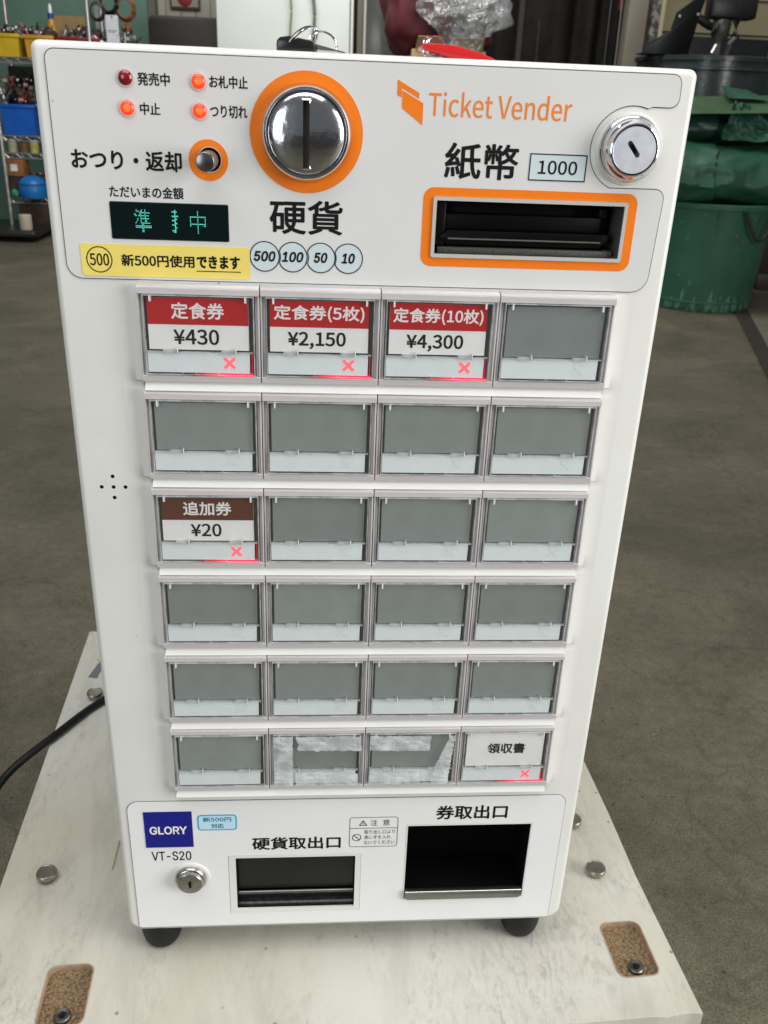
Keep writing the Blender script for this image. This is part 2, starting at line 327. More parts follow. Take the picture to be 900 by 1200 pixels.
# ---------------------------------------------------------------- the setting: floor
def floor_mat(name, c1, c2, c3):
    m = bpy.data.materials.new(name); m.use_nodes = True; N = m.node_tree.nodes; L = m.node_tree.links; b = N['Principled BSDF']
    tc = N.new('ShaderNodeTexCoord'); co = tc.outputs['Object']
    def nz(s, d=6, r=0.6, dist=0.0):
        n = N.new('ShaderNodeTexNoise'); n.inputs['Scale'].default_value = s; n.inputs['Detail'].default_value = d
        n.inputs['Roughness'].default_value = r; n.inputs['Distortion'].default_value = dist; L.new(co, n.inputs['Vector']); return n.outputs['Fac']
    def ramp(f, a, b_, ca, cb):
        r = N.new('ShaderNodeValToRGB'); r.color_ramp.elements[0].position = a; r.color_ramp.elements[1].position = b_
        r.color_ramp.elements[0].color = (*ca, 1); r.color_ramp.elements[1].color = (*cb, 1); L.new(f, r.inputs[0]); return r.outputs[0]
    def mix(f, a, b_, mode='MIX'):
        x = N.new('ShaderNodeMix'); x.data_type = 'RGBA'; x.blend_type = mode
        if isinstance(f, float): x.inputs[0].default_value = f
        else: L.new(f, x.inputs[0])
        L.new(a, x.inputs[6]); L.new(b_, x.inputs[7]); return x.outputs[2]
    base = ramp(nz(2.2, 10, 0.68, 0.5), 0.36, 0.64, c1, c2)
    fine = ramp(nz(330, 3, 0.8), 0.34, 0.68, (0.42, 0.42, 0.42), (1.60, 1.57, 1.50))
    mid = ramp(nz(45, 8, 0.72, 0.2), 0.33, 0.68, (0.78, 0.78, 0.78), (1.20, 1.20, 1.19))
    c = mix(1.0, mix(1.0, base, fine, 'MULTIPLY'), mid, 'MULTIPLY')
    mp = N.new('ShaderNodeMapping'); mp.inputs['Scale'].default_value = (0.8, 2.6, 1); mp.inputs['Rotation'].default_value = (0, 0, R(-8)); L.new(co, mp.inputs[0])
    ws = N.new('ShaderNodeTexNoise'); ws.inputs['Scale'].default_value = 5; ws.inputs['Detail'].default_value = 9; ws.inputs['Roughness'].default_value = 0.7; L.new(mp.outputs[0], ws.inputs[0])
    c = mix(1.0, c, ramp(ws.outputs['Fac'], 0.36, 0.66, (0.90, 0.91, 0.91), (1.09, 1.08, 1.07)), 'MULTIPLY')
    v = N.new('ShaderNodeTexVoronoi'); v.inputs['Scale'].default_value = 16; L.new(co, v.inputs['Vector'])
    lo = N.new('ShaderNodeMath'); lo.operation = 'LESS_THAN'; lo.inputs[1].default_value = 0.045; L.new(v.outputs['Distance'], lo.inputs[0])
    sp = N.new('ShaderNodeRGB'); sp.outputs[0].default_value = (*c3, 1)
    gate = N.new('ShaderNodeMath'); gate.operation = 'MULTIPLY'; L.new(lo.outputs[0], gate.inputs[0])
    gr = ramp(nz(5, 3), 0.56, 0.60, (0, 0, 0), (1, 1, 1)); L.new(gr, gate.inputs[1])
    c = mix(gate.outputs[0], c, sp.outputs[0])
    v2 = N.new('ShaderNodeTexVoronoi'); v2.inputs['Scale'].default_value = 29; L.new(co, v2.inputs['Vector'])
    dk = ramp(v2.outputs['Distance'], 0.05, 0.10, (0.2, 0.2, 0.2), (1, 1, 1)); c = mix(0.75, c, dk, 'MULTIPLY')
    # hairline cracks
    v3 = N.new('ShaderNodeTexVoronoi'); v3.feature = 'DISTANCE_TO_EDGE'; v3.inputs['Scale'].default_value = 1.1
    wn = N.new('ShaderNodeTexNoise'); wn.inputs['Scale'].default_value = 4; wn.inputs['Detail'].default_value = 6; L.new(co, wn.inputs['Vector'])
    vm = N.new('ShaderNodeVectorMath'); vm.operation = 'ADD'; L.new(co, vm.inputs[0])
    vs = N.new('ShaderNodeVectorMath'); vs.operation = 'SCALE'; vs.inputs['Scale'].default_value = 0.5; L.new(wn.outputs['Color'], vs.inputs[0])
    L.new(vs.outputs[0], vm.inputs[1]); L.new(vm.outputs[0], v3.inputs['Vector'])
    cr = ramp(v3.outputs['Distance'], 0.0, 0.008, (0.35, 0.35, 0.35), (1, 1, 1)); c = mix(0.32, c, cr, 'MULTIPLY')
    L.new(c, b.inputs['Base Color']); b.inputs['Roughness'].default_value = 0.6; b.inputs['Specular IOR Level'].default_value = 0.4
    bp = N.new('ShaderNodeBump'); bp.inputs['Strength'].default_value = 0.5; bp.inputs['Distance'].default_value = 0.002
    L.new(nz(260, 5, 0.7), bp.inputs['Height']); L.new(bp.outputs[0], b.inputs['Normal'])
    return m
fm = floor_mat('workshop_concrete', (0.104, 0.095, 0.066), (0.176, 0.158, 0.114), (0.32, 0.30, 0.26))
fm2 = floor_mat('paler_concrete', (0.15, 0.135, 0.105), (0.21, 0.19, 0.15), (0.35, 0.33, 0.29))
fm3 = floor_mat('channel_concrete', (0.035, 0.032, 0.024), (0.055, 0.050, 0.038), (0.1, 0.1, 0.1))
def sheet(name, pts, z, m):
    me = bpy.data.meshes.new(name); me.from_pydata([(x, y, z) for x, y in pts], [], [tuple(range(len(pts)))]); me.materials.append(m)
    o = bpy.data.objects.new(name, me); C.objects.link(o); o['kind'] = 'structure'; return o
sheet('floor', [(-30, -30), (30, -30), (30, 30), (-30, 30)], 0, fm)
sheet('floor_apron', [(1.30, 1.00), (8, 1.0), (8, 8), (3.70, 8.0), (2.50, 4.46), (2.06, 3.14)], 0.004, fm2)
sheet('floor_joint', [(1.28, 1.00), (1.34, 1.0), (2.10, 3.13), (2.545, 4.44), (3.75, 8.0), (3.65, 8.0), (2.47, 4.46), (2.03, 3.15)], 0.008, fm3)

# ---------------------------------------------------------------- worktable: whitewashed cabinet lying under the machine
def table_mat():
    m = bpy.data.materials.new('whitewashed_board'); m.use_nodes = True; N = m.node_tree.nodes; L = m.node_tree.links; b = N['Principled BSDF']
    tc = N.new('ShaderNodeTexCoord'); co = tc.outputs['Object']
    def nz(s, d=6, r=0.6, dist=0.0, sc=None):
        n = N.new('ShaderNodeTexNoise'); n.inputs['Scale'].default_value = s; n.inputs['Detail'].default_value = d
        n.inputs['Roughness'].default_value = r; n.inputs['Distortion'].default_value = dist
        if sc:
            mp = N.new('ShaderNodeMapping'); mp.inputs['Scale'].default_value = sc; mp.inputs['Rotation'].default_value = (0, 0, R(12)); L.new(co, mp.inputs[0]); L.new(mp.outputs[0], n.inputs['Vector'])
        else: L.new(co, n.inputs['Vector'])
        return n.outputs['Fac']
    def ramp(f, a, b_, ca, cb):
        r = N.new('ShaderNodeValToRGB'); r.color_ramp.elements[0].position = a; r.color_ramp.elements[1].position = b_
        r.color_ramp.elements[0].color = (*ca, 1); r.color_ramp.elements[1].color = (*cb, 1); L.new(f, r.inputs[0]); return r.outputs[0]
    def mix(f, a, b_, mode='MIX'):
        x = N.new('ShaderNodeMix'); x.data_type = 'RGBA'; x.blend_type = mode
        if isinstance(f, float): x.inputs[0].default_value = f
        else: L.new(f, x.inputs[0])
        L.new(a, x.inputs[6]); L.new(b_, x.inputs[7]); return x.outputs[2]
    base = ramp(nz(3.2, 6, 0.55, 0.5), 0.35, 0.65, (0.53, 0.49, 0.385), (0.67, 0.655, 0.59))
    streak = ramp(nz(7, 9, 0.68, 0.6, (2.4, 0.8, 1)), 0.30, 0.52, (0.74, 0.745, 0.75), (1, 1, 1))
    c = mix(0.85, base, streak, 'MULTIPLY')
    # scuffs: fine specks of grime gathered inside larger soft stains
    g1 = ramp(nz(9, 8, 0.7, 0.8, (1.7, 0.8, 1)), 0.47, 0.66, (0, 0, 0), (1, 1, 1))
    g2 = ramp(nz(130, 9, 0.8, 0.4, (1.6, 0.7, 1)), 0.46, 0.62, (0, 0, 0), (1, 1, 1))
    mm = N.new('ShaderNodeMath'); mm.operation = 'MULTIPLY'; L.new(g1, mm.inputs[0]); L.new(g2, mm.inputs[1])
    d = N.new('ShaderNodeRGB'); d.outputs[0].default_value = (0.20, 0.19, 0.165, 1)
    m3 = N.new('ShaderNodeMath'); m3.operation = 'MULTIPLY'; m3.inputs[1].default_value = 0.55; L.new(mm.outputs[0], m3.inputs[0])
    c = mix(m3.outputs[0], c, d.outputs[0])
    g3 = ramp(nz(90, 8, 0.7, 0.2), 0.62, 0.72, (0, 0, 0), (1, 1, 1)); m4 = N.new('ShaderNodeMath'); m4.operation = 'MULTIPLY'; m4.inputs[1].default_value = 0.22; L.new(g3, m4.inputs[0])
    c = mix(m4.outputs[0], c, d.outputs[0])
    v = N.new('ShaderNodeTexVoronoi'); v.inputs['Scale'].default_value = 38; L.new(co, v.inputs['Vector'])
    c = mix(0.9, c, ramp(v.outputs['Distance'], 0.035, 0.07, (0.45, 0.44, 0.42), (1, 1, 1)), 'MULTIPLY')
    L.new(c, b.inputs['Base Color']); b.inputs['Roughness'].default_value = 0.62
    bp = N.new('ShaderNodeBump'); bp.inputs['Strength'].default_value = 0.35; bp.inputs['Distance'].default_value = 0.0006
    L.new(nz(150, 8, 0.7), bp.inputs['Height']); L.new(bp.outputs[0], b.inputs['Normal'])
    return m
M['board'] = table_mat()
def chip_mat():
    m = bpy.data.materials.new('chipboard'); m.use_nodes = True; N = m.node_tree.nodes; L = m.node_tree.links; b = N['Principled BSDF']
    tc = N.new('ShaderNodeTexCoord'); v = N.new('ShaderNodeTexVoronoi'); v.inputs['Scale'].default_value = 480
    n = N.new('ShaderNodeTexNoise'); n.inputs['Scale'].default_value = 200; n.inputs['Detail'].default_value = 6
    L.new(tc.outputs['Object'], v.inputs['Vector']); v.inputs['Scale'].default_value = 820
    r = N.new('ShaderNodeValToRGB'); r.color_ramp.elements[0].color = (0.12, 0.078, 0.038, 1); r.color_ramp.elements[1].color = (0.31, 0.21, 0.11, 1)
    r.color_ramp.elements[0].position = 0.1; r.color_ramp.elements[1].position = 0.9
    sp = N.new('ShaderNodeSeparateColor'); L.new(v.outputs['Color'], sp.inputs[0]); L.new(sp.outputs[0], r.inputs[0])
    L.new(r.outputs[0], b.inputs['Base Color']); b.inputs['Roughness'].default_value = 0.8
    bp = N.new('ShaderNodeBump'); bp.inputs['Strength'].default_value = 0.7; bp.inputs['Distance'].default_value = 0.0006; L.new(sp.outputs[0], bp.inputs['Height']); L.new(bp.outputs[0], b.inputs['Normal'])
    return m
M['chip'] = chip_mat()
M['chip_rim'] = mat('raw_edge', (0.36, 0.25, 0.165), 0.7, vary=0.2, vscale=120)
FR = Vector((0.3553, -0.0506)); TU = Vector((0.9989, 0.0471)); TV = Vector((-0.0471, 0.9989)); TW, TD = 0.501, 0.513
def tp(u, v): q = FR + TU*u + TV*v; return (q.x, q.y)
tc_ = tp(-TW/2, TD/2)
table = thing('work_cabinet', 'scuffed whitewashed board cabinet with bolts and chipboard pockets under the ticket machine', 'cabinet', (tc_[0], tc_[1], 0))
rnd = random.Random(3)
front = []
for i in range(60):
    u = -TW + TW*i/59
    j = 0 if i in (0, 59) else rnd.uniform(-0.0006, 0.0008) + (0.0035*max(0, noise.noise(Vector((i*0.35, 0, 0)))))
    front.append(tp(u, j))
slab = MB().prismz(front + [tp(-0.002, 0.12), tp(0.0, 0.19), tp(0, TD), tp(-TW, TD)], ZT-0.018, ZT)
so = slab.obj('top_board', M['board'], table)
def rot_rr(cx, cy, w_, d_, r, n=5):
    return [(cx + TU.x*a + TV.x*b, cy + TU.y*a + TV.y*b) for a, b in rrect(-w_/2, w_/2, -d_/2, d_/2, r, n)]
PK = [((0.3203, 0.0025), 0.0312, 0.0465), ((-0.0792, -0.0202), 0.0312, 0.0465)]
cm_ = MB()
for (c, w_, d_) in PK: cm_.prismz([(x - WL['top_board'].x, y - WL['top_board'].y) for x, y in rot_rr(c[0], c[1], w_, d_, 0.0065)], 0.0042 , 0.02)
# the board mesh is centred on its own middle height (ZT-0.009): pockets go 12.6 mm deep
boolean(so, cm_)
for (c, w_, d_) in PK:
    cup = MB(); o_ = rot_rr(c[0], c[1], w_+0.0006, d_+0.0006, 0.0067); i_ = rot_rr(c[0], c[1], w_-0.0014, d_-0.0014, 0.0058); n = len(o_)
    zt, zb = ZT + 0.0003, ZT - 0.0045
    v = [(x, y, zt) for x, y in o_] + [(x, y, zt) for x, y in i_] + [(x, y, zb) for x, y in i_]
    cup.add(v, [(i, (i+1) % n, (i+1) % n+n, i+n) for i in range(n)] + [(i+n, (i+1) % n+n, (i+1) % n+2*n, i+2*n) for i in range(n)])
    po = cup.obj('pocket', M['chip_rim'], table)
    fl = MB().add([(x, y, zb+0.0003) for x, y in i_], [tuple(range(n))]); fl.obj('pocket_floor', M['chip'], po)
    kx, ky = (c[0]+0.001, c[1]-0.0135)
    cl = MB().lathe([(0.0001, 0.0016), (0.0024, 0.0016), (0.0028, 0.0026), (0.0048, 0.0029), (0.0056, 0.0022), (0.0058, 0.0)], (kx, ky, zb+0.0003), 'z', 24)
    cl.obj('cam_lock', mat('tarnished_zinc', (0.20, 0.19, 0.17), 0.4, 1.0, vary=0.3, vscale=200), po)
    MB().lathe([(0.0001, 0.0), (0.0021, 0.0)], (kx, ky, zb+0.0021), 'z', 6, cap=False).lathe([(0.0021, 0), (0.0021, 0.0004)], (kx, ky, zb+0.00215), 'z', 6).obj('socket', M['black'], po)
for (x, y) in ((-0.1184, 0.0805), (0.3147, 0.0724), (0.3095, 0.1262), (-0.1346, 0.3133)):
    MB().lathe([(0.0052, -0.001), (0.0052, 0.0030), (0.0074, 0.0036), (0.0080, 0.0050), (0.0080, 0.0066), (0.0073, 0.0078), (0.0066, 0.0080), (0.0062, 0.0077), (0.0001, 0.0079)], (x, y, ZT), 'z', 32).obj('bolt', M['bolt'], table)
br = MB().box(-0.0722, -0.0704, 0.087, 0.117, ZT, ZT+0.003)
br.obj('metal_clip', mat('clip_steel', (0.60, 0.57, 0.47), 0.5, 0.4), table, bevel=0.0004)
q_ = []
carc = MB()
for (u0, u1, v0, v1) in ((-TW+0.003, -TW+0.020, 0.004, TD-0.003), (-0.020, -0.003, 0.004, TD-0.003), (-TW+0.0205, -0.0205, 0.006, 0.020), (-TW+0.0205, -0.0205, TD-0.02, TD-0.004)):
    MB().prismz([tp(u0, v0), tp(u1, v0), tp(u1, v1), tp(u0, v1)], 0.0, ZT-0.0185).obj('side_panel', M['board'], table, bevel=0.0006)
# a smear of dark tape behind the machine's left side
MB().prismz([(-0.150, 0.349), (-0.141, 0.347), (-0.138, 0.375), (-0.144, 0.379)], ZT+0.0002, ZT+0.0008).obj('tape_scrap', mat('grey_blue_tape', (0.16, 0.17, 0.18), 0.5), table)

# ---------------------------------------------------------------- ticket vending machine
RX, RY = 0.113, 0.116
mach = thing('ticket_machine', 'white tabletop meal ticket vending machine with orange trim and a grid of price buttons', 'ticket machine', (RX, RY, ZT))
mm = 0.001
def X(v): return v*mm
def Z(v): return ZO + v*mm
YB, YG, YS = 0.006, 0.0058, 0.0054       # body front, dark gap sheet, printed sheet
body = MB(); pts = rrect(X(-39.0), X(265.0), Z(-444.5), Z(103.8), (0.009, 0.010, 0.004, 0.004), 8)
n = len(pts)
def inset(pts, d, cx=X(113), cz=Z(-170)):
    out = []
    N_ = len(pts)
    for i in range(N_):
        a = Vector(pts[i-1]); b = Vector(pts[(i+1) % N_]); t = (b-a).normalized(); nn = Vector((-t.y, t.x))
        out.append((pts[i][0] + nn.x*d, pts[i][1] + nn.y*d))
    return out
rings = []
RB = 0.0033
for k in range(6):
    a = R(90*k/5); rings.append((inset(pts, RB*(1-math.sin(a))), YB + RB*(1-math.cos(a))))
rings.append((pts, 0.220)); rings.append((inset(pts, 0.002), 0.222))
for p, y in rings: body.v += [Vector((x, y, z)) for x, z in p]
for k in range(len(rings)-1):
    for i in range(n): body.f.append((k*n+i, k*n+(i+1) % n, (k+1)*n+(i+1) % n, (k+1)*n+i))
body.f.append(tuple(range(n))); body.f.append(tuple(range((len(rings)-1)*n, len(rings)*n))[::-1])
bo = body.obj('cabinet_body', M['body'], mach)
cut = MB(); cxyz = WL['cabinet_body']
BILL = (145.3, 238.6, 17.2, 42.8); COIN = (36.0, 116.5, -426.4, -379.4); TICK = (151.2, 234.9, -421.0, -354.0); RET = (37.9, 56.9)
for (a, b, c, d) in (BILL, COIN, TICK): cut.box(X(a), X(b), -0.01, 0.050, Z(c), Z(d))
cut.lathe([(0.0054, -0.02), (0.0054, 0.018)], (X(RET[0]), 0, Z(RET[1])), 'y', 32)
cut.v = [p - cxyz for p in cut.v]
boolean(bo, cut)

# printed upper sheet, its recessed edge line, and the lower sheet
lockc = (236.6, 68.3)
def sheet_loop(g):
    L_ = [(-32.4-g, 4.8), (-32.4-g, 96.0+g), ]
    P = []
    def arc(cx, cz, r, a0, a1, n=7): return [(cx + r*math.cos(R(a0+(a1-a0)*i/n)), cz + r*math.sin(R(a0+(a1-a0)*i/n))) for i in range(n+1)]
    P += arc(-28.4, 96.2, 4+g, 180, 90)
    P += arc(253.0, 97.0, 4+g, 90, 0) + arc(253.2, 91.2, 4+g, 0, -90)
    P += [(245, 87.2-g)]
    P += arc(lockc[0], lockc[1], 19.2-g, 70, 270-22, 22)
    P += [(230.5, 50.2+g)] if False else []
    P += arc(252.6, 46.2, 4.4+g, 90, 0) + arc(247.5, 9.6, 8.2+g, 0, -90) + arc(-25.4, 8.2, 7+g, 270, 180)
    return [(X(a), Z(b)) for a, b in P][::-1]
hole_bill = rrect(X(144.6), X(239.2), Z(16.6), Z(43.4), 0.0008, 2)
hole_ret = circ(X(RET[0]), Z(RET[1]), 0.0054, 32)
flat2d('sheet_edge', [sheet_loop(0.45), hole_bill, hole_ret], YG, 0.0003, M['gap'], mach)
sh = flat2d('control_sheet', [sheet_loop(0), hole_bill, hole_ret], YS, 0.0005, M['sheet'], mach)
def low_loop(g): return rrect(X(-31.8-g), X(256.2+g), Z(-441.6), Z(-329.6+g), (0.0022, 0.0022, 0.007+g*mm, 0.007+g*mm), 6)
hole_c = rrect(X(31.2), X(120.5), Z(-430.4), Z(-377.2), 0.0005, 2); hole_t = rrect(X(150.2), X(235.8), Z(-421.9), Z(-353.0), 0.0005, 2)
flat2d('lower_sheet_edge', [low_loop(0.35), hole_c, hole_t], YG, 0.0003, M['gap'], mach)
lsh = flat2d('lower_sheet', [low_loop(0), hole_c, hole_t], YS, 0.0005, M['sheet_low'], mach)
YP = YS - 0.00012                         # print layer
YP2 = YP - 0.00010

# indicator lamps
for (x, z, on) in ((2.0, 89.9, 0), (34.3, 89.6, 1), (1.9, 77.5, 1), (34.3, 77.5, 1)):
    MB().lathe([(0.0040, 0.0), (0.0040, -0.0003), (0.0032, -0.0004), (0.0030, -0.0001)], (X(x), YS, Z(z)), 'y', 32).obj('lamp_rim', M['lamp_rim'], mach)
    lo_ = MB().lathe([(0.0031, 0.0), (0.0031, -0.0005), (0.0026, -0.0011), (0.0015, -0.0016), (0.0001, -0.0018)], (X(x), YS, Z(z)), 'y', 32).obj('indicator_lamp', M['lamp_on'] if on else M['lamp_off'], mach)
    if on:
        lo_['label'] = 'lit red lamp'
        MB().lathe([(0.0016, -0.00165), (0.0009, -0.0020), (0.0001, -0.0021)], (X(x)+0.0001, YS, Z(z)), 'y', 20).obj('lamp_bright_centre', M['lamp_core'], lo_)  # no filament: the brighter middle of the lit lamp as a glowing cap
    else: lo_['label'] = 'unlit dark red lamp'
K = M['black']
def T(s, x0, x1, z0, z1, m=K, par=None, y=None, **k): return text(s, X(x0), X(x1), Z(z0), Z(z1), YP if y is None else y, m, par or sh, **k)
T('発売中', 7.2, 21.6, 87.0, 92.4, bold=0.022); T('お札中止', 39.1, 56.4, 87.2, 92.4, bold=0.022)
T('中止', 7.5, 16.6, 74.9, 80.1, bold=0.022); T('つり切れ', 39.0, 55.9, 74.9, 80.3, bold=0.022)
T('おつり・返却', -25.4, 25.0, 50.9, 59.8, bold=0.028); T('ただいまの金額', -9.4, 25.0, 38.9, 44.2, bold=0.022)
T('硬貨', 65.2, 100.4, 24.6, 40.4, bold=0.022); T('紙幣', 148.2, 183.6, 52.4, 68.5, bold=0.022)
T('Ticket Vender', 139.2, 206.6, 79.3, 89.9, M['orange_txt'], bold=0.004)
lg = MB()
def poly(mb, P, y): mb.add([(X(a), y, Z(b)) for a, b in P], [tuple(range(len(P)))]); return mb
poly(lg, [(124.4, 94.0), (124.4, 87.6), (126.4, 86.6), (126.4, 90.6), (134.6, 86.4), (134.6, 88.8)], YP)
poly(lg, [(126.8, 89.6), (136.6, 84.6), (136.6, 75.4), (126.8, 82.2)], YP - 0.00002)
lg.obj('flag_emblem', M['orange'], sh, smooth=False)
# value box 1000
def frame2d(name, x0, x1, z0, z1, t, y, m, par, r=0.3): return flat2d(name, [rrect(X(x0), X(x1), Z(z0), Z(z1), r*mm, 4), rrect(X(x0+t), X(x1-t), Z(z0+t), Z(z1-t), max(0.05, r-t)*mm, 4)], y, 0.00008, m, par)
flat2d('value_box', [rrect(X(189), X(216.8), Z(52.9), Z(65.1), 0.0002, 2)], YP, 0.00008, M['coin_badge'], sh)
frame2d('value_box_outline', 189, 216.8, 52.9, 65.1, 0.55, YP2, K, sh)
T('1000', 193.4, 212.4, 55.9, 62.1, y=YP2, bold=0.02)
for i, (x, s) in enumerate(((62.6, '500'), (76.2, '100'), (89.9, '50'), (103.4, '10'))):
    yy = YP - 0.00016*(3-i if False else i*0)
    dx = [7.35]
    loop = circ(X(x), Z(13.8), 0.0073, 48)
    if i: # each badge is overlapped by its left neighbour's rim
        px = x - 13.6; loop = [(a, b) if math.hypot(a-X(px), b-Z(13.8)) > 0.00755 else (a + (0.00755 - math.hypot(a-X(px), b-Z(13.8))), b) for a, b in loop]
    bd = flat2d('coin_badge', [loop], YP, 0.00008, M['coin_badge'], sh)
    flat2d('badge_ring', [loop, [(X(x) + (a-X(x))*0.935, Z(13.8) + (b-Z(13.8))*0.935) for a, b in loop]], YP2, 0.00006, K, sh)
    wd = {3: 10.6, 2: 6.6}[len(s)]
    T(s, x-wd/2, x+wd/2, 11.4, 16.4, y=YP2-0.00004, bold=0.05, shear=0.2, font='inter')
# yellow sticker
st = flat2d('yellow_sticker', [rrect(X(-25.4), X(55.4), Z(2.4), Z(17.6), 0.0016, 5)], YP-0.00012, 0.0002, M['yellow'], sh)
flat2d('sticker_ring', [circ(X(-16.8), Z(10.2), 0.0062), circ(X(-16.8), Z(10.2), 0.0057)], YP-0.0002, 0.00006, K, st)
T('500', -21.4, -12.2, 7.3, 13.1, par=st, y=YP-0.0002, bold=0.02); T('新500円使用', -6.4, 28.6, 7.3, 13.1, par=st, y=YP-0.0002, bold=0.03)
T('できます', 29.6, 50.6, 7.2, 13.4, par=st, y=YP-0.0002, bold=0.048)
MB().box(X(29.4), X(50.8), YP-0.00024, YP-0.00018, Z(5.7), Z(6.1)).obj('underline', K, st, smooth=False)
# display
MB().prism(rrect(X(-9.9), X(45.8), Z(20.0), Z(37.2), 0.0008), YP, YS).obj('display_frame', M['gap'], mach)
dp = MB().prism(rrect(X(-9.6), X(45.5), Z(20.3), Z(36.9), 0.0006), YP-0.00025, YP-0.00001).obj('display', M['vfd_glass'], mach)
def dots(ch, x0, x1, z0, z1, n=15, keep=None):
    src = text_mesh(ch, 0.0); bt = BVHTree.FromPolygons([v.co for v in src.vertices], [tuple(p.vertices) for p in src.polygons])
    vs = [v.co for v in src.vertices]; a0 = min(v.x for v in vs); a1 = max(v.x for v in vs); b0 = min(v.y for v in vs); b1 = max(v.y for v in vs)
    mb = MB(); rr = (x1-x0)/n*0.31
    for i in range(n):
        for j in range(n):
            if keep and not keep(i, j): continue
            hit = 0
            for du in (-0.28, 0, 0.28):
                for dv in (-0.28, 0, 0.28):
                    px = a0 + (a1-a0)*(i+0.5+du)/n; py = b0 + (b1-b0)*(j+0.5+dv)/n
                    if bt.ray_cast(Vector((px, py, 1)), Vector((0, 0, -1)))[0] is not None: hit += 1
            if hit >= 5:
                cx, cz = x0 + (x1-x0)*(i+0.5)/n, z0 + (z1-z0)*(j+0.5)/n
                mb.box(X(cx-rr), X(cx+rr), YP-0.00032, YP-0.00026, Z(cz-rr*1.15), Z(cz+rr*1.15))
    return mb
dots('準', 1.2, 9.2, 23.4, 34.0, 16).obj('display_character', M['vfd'], dp, smooth=False)
HALF = ['..#..', '####.', '..#..', '..#..', '#####', '..#..', '..##.', '###..', '..#..', '..##.', '###..', '..#..', '..##.', '..#..', '###..', '.##..']
hm_ = MB()
for j, row in enumerate(HALF):
    for i, ch in enumerate(row):
        if ch == '#': hm_.box(X(19.0+i*0.62), X(19.42+i*0.62), YP-0.00032, YP-0.00026, Z(33.6-j*0.66), Z(34.08-j*0.66))
hm_.obj('display_character', M['vfd'], dp, smooth=False)
dots('中', 27.4, 34.9, 23.4, 34.0, 13).obj('display_character', M['vfd'], dp, smooth=False)

# coin slot dial
DX, DZ = 82.9, 69.8
flat2d('dial_ring', [circ(X(DX), Z(DZ), 0.0262, 96), circ(X(DX), Z(DZ), 0.0200, 64)], YP, 0.0001, M['orange'], sh)
MB().lathe([(0.0214, 0.0), (0.0214, -0.0008), (0.0209, -0.0020), (0.0201, -0.0046), (0.0194, -0.0056), (0.0186, -0.0057), (0.0181, -0.0050), (0.0180, -0.0010)], (X(DX), YS, Z(DZ)), 'y', 96).obj('dial_bezel', M['chrome'], mach)
MB().lathe([(0.01805, -0.0042), (0.01805, -0.0047)], (X(DX), YS, Z(DZ)), 'y', 64).obj('dial_gap', M['gap'], mach)
prof = [(0.0177*math.cos(R(a)) if a < 90 else 0.0001, -0.0044 - 0.0042*math.sin(R(a))) for a in range(0, 91, 6)]
dd = MB().lathe([(0.0177, 0.0)] + prof, (X(DX), YS, Z(DZ)), 'y', 96).obj('dial_dome', M['chrome_scr'], mach)
ct = MB().box(-0.0015, 0.0015, -0.05, 0.0021, -0.0148, 0.0140); boolean(dd, ct)
MB().box(X(DX)-0.0016, X(DX)+0.0016, YS-0.0044, YS-0.0034, Z(DZ)-0.0150, Z(DZ)+0.0142).obj('slot_throat', M['blackmatt'], dd)
rimp = rrect(X(DX)-0.0023, X(DX)+0.0023, Z(DZ)-0.0156, Z(DZ)+0.0148, 0.0006, 3); rimi = rrect(X(DX)-0.0015, X(DX)+0.0015, Z(DZ)-0.0148, Z(DZ)+0.0140, 0.0003, 3)
sr = MB(); nn = len(rimp)
def dome_y(x, z, up): 
    r_ = math.hypot(x-X(DX), z-Z(DZ)); return YS - 0.0044 - 0.0042*math.sqrt(max(0, 1-(r_/0.0177)**2)) - up
sr.v = [Vector((x, dome_y(x, z, 0.0), z)) for x, z in rimp] + [Vector((x, dome_y(x, z, 0.0003), z)) for x, z in rimi] + [Vector((x, dome_y(x, z, -0.003), z)) for x, z in rimi]
sr.f = [(i, (i+1) % nn, (i+1) % nn+nn, i+nn) for i in range(nn)] + [(i+nn, (i+1) % nn+nn, (i+1) % nn+2*nn, i+2*nn) for i in range(nn)]
sr.obj('slot_rim', M['steel'], dd, smooth=False)
# return lever button
flat2d('return_ring', [circ(X(37.3), Z(56.6), 0.0091, 64), circ(X(RET[0]), Z(RET[1]), 0.0055, 40)], YP, 0.0001, M['orange'], sh)
MB().lathe([(0.0058, -0.0006), (0.0053, -0.0006), (0.0051, 0.010), (0.0001, 0.010)], (X(RET[0]), YS, Z(RET[1])), 'y', 40, cap=False).obj('return_socket', M['pink'], mach)
MB().lathe([(0.0043, 0.009), (0.0043, -0.0178), (0.0041, -0.0184), (0.0038, -0.0186), (0.0001, -0.0186)], (X(RET[0]), YS, Z(RET[1])), 'y', 48).obj('return_button', M['steel_d'], mach)
# bill slot
flat2d('bill_frame', [rrect(X(139.0), X(244.6), Z(11.4), Z(48.4), 0.0052, 8), rrect(X(143.8), X(240.1), Z(15.7), Z(44.3), 0.0012, 4)], YP, 0.0001, M['orange'], sh)
bz = flat2d('bill_bezel', [rrect(X(143.9), X(240.0), Z(15.8), Z(44.2), 0.0012, 4), rrect(X(145.6), X(238.3), Z(17.5), Z(42.5), 0.0004, 3)], YS-0.0009, 0.0009, M['bezel'], mach)
def liner(name, b, y0, y1, m, par, g=0.2):
    x0, x1, z0, z1 = X(b[0]+g), X(b[1]-g), Z(b[2]+g), Z(b[3]-g)
    return MB().add([(x0,y0,z0),(x1,y0,z0),(x1,y0,z1),(x0,y0,z1),(x0,y1,z0),(x1,y1,z0),(x1,y1,z1),(x0,y1,z1)],
                    [(4,5,6,7),(0,1,5,4),(1,2,6,5),(2,3,7,6),(3,0,4,7)]).obj(name, m, par, smooth=False)
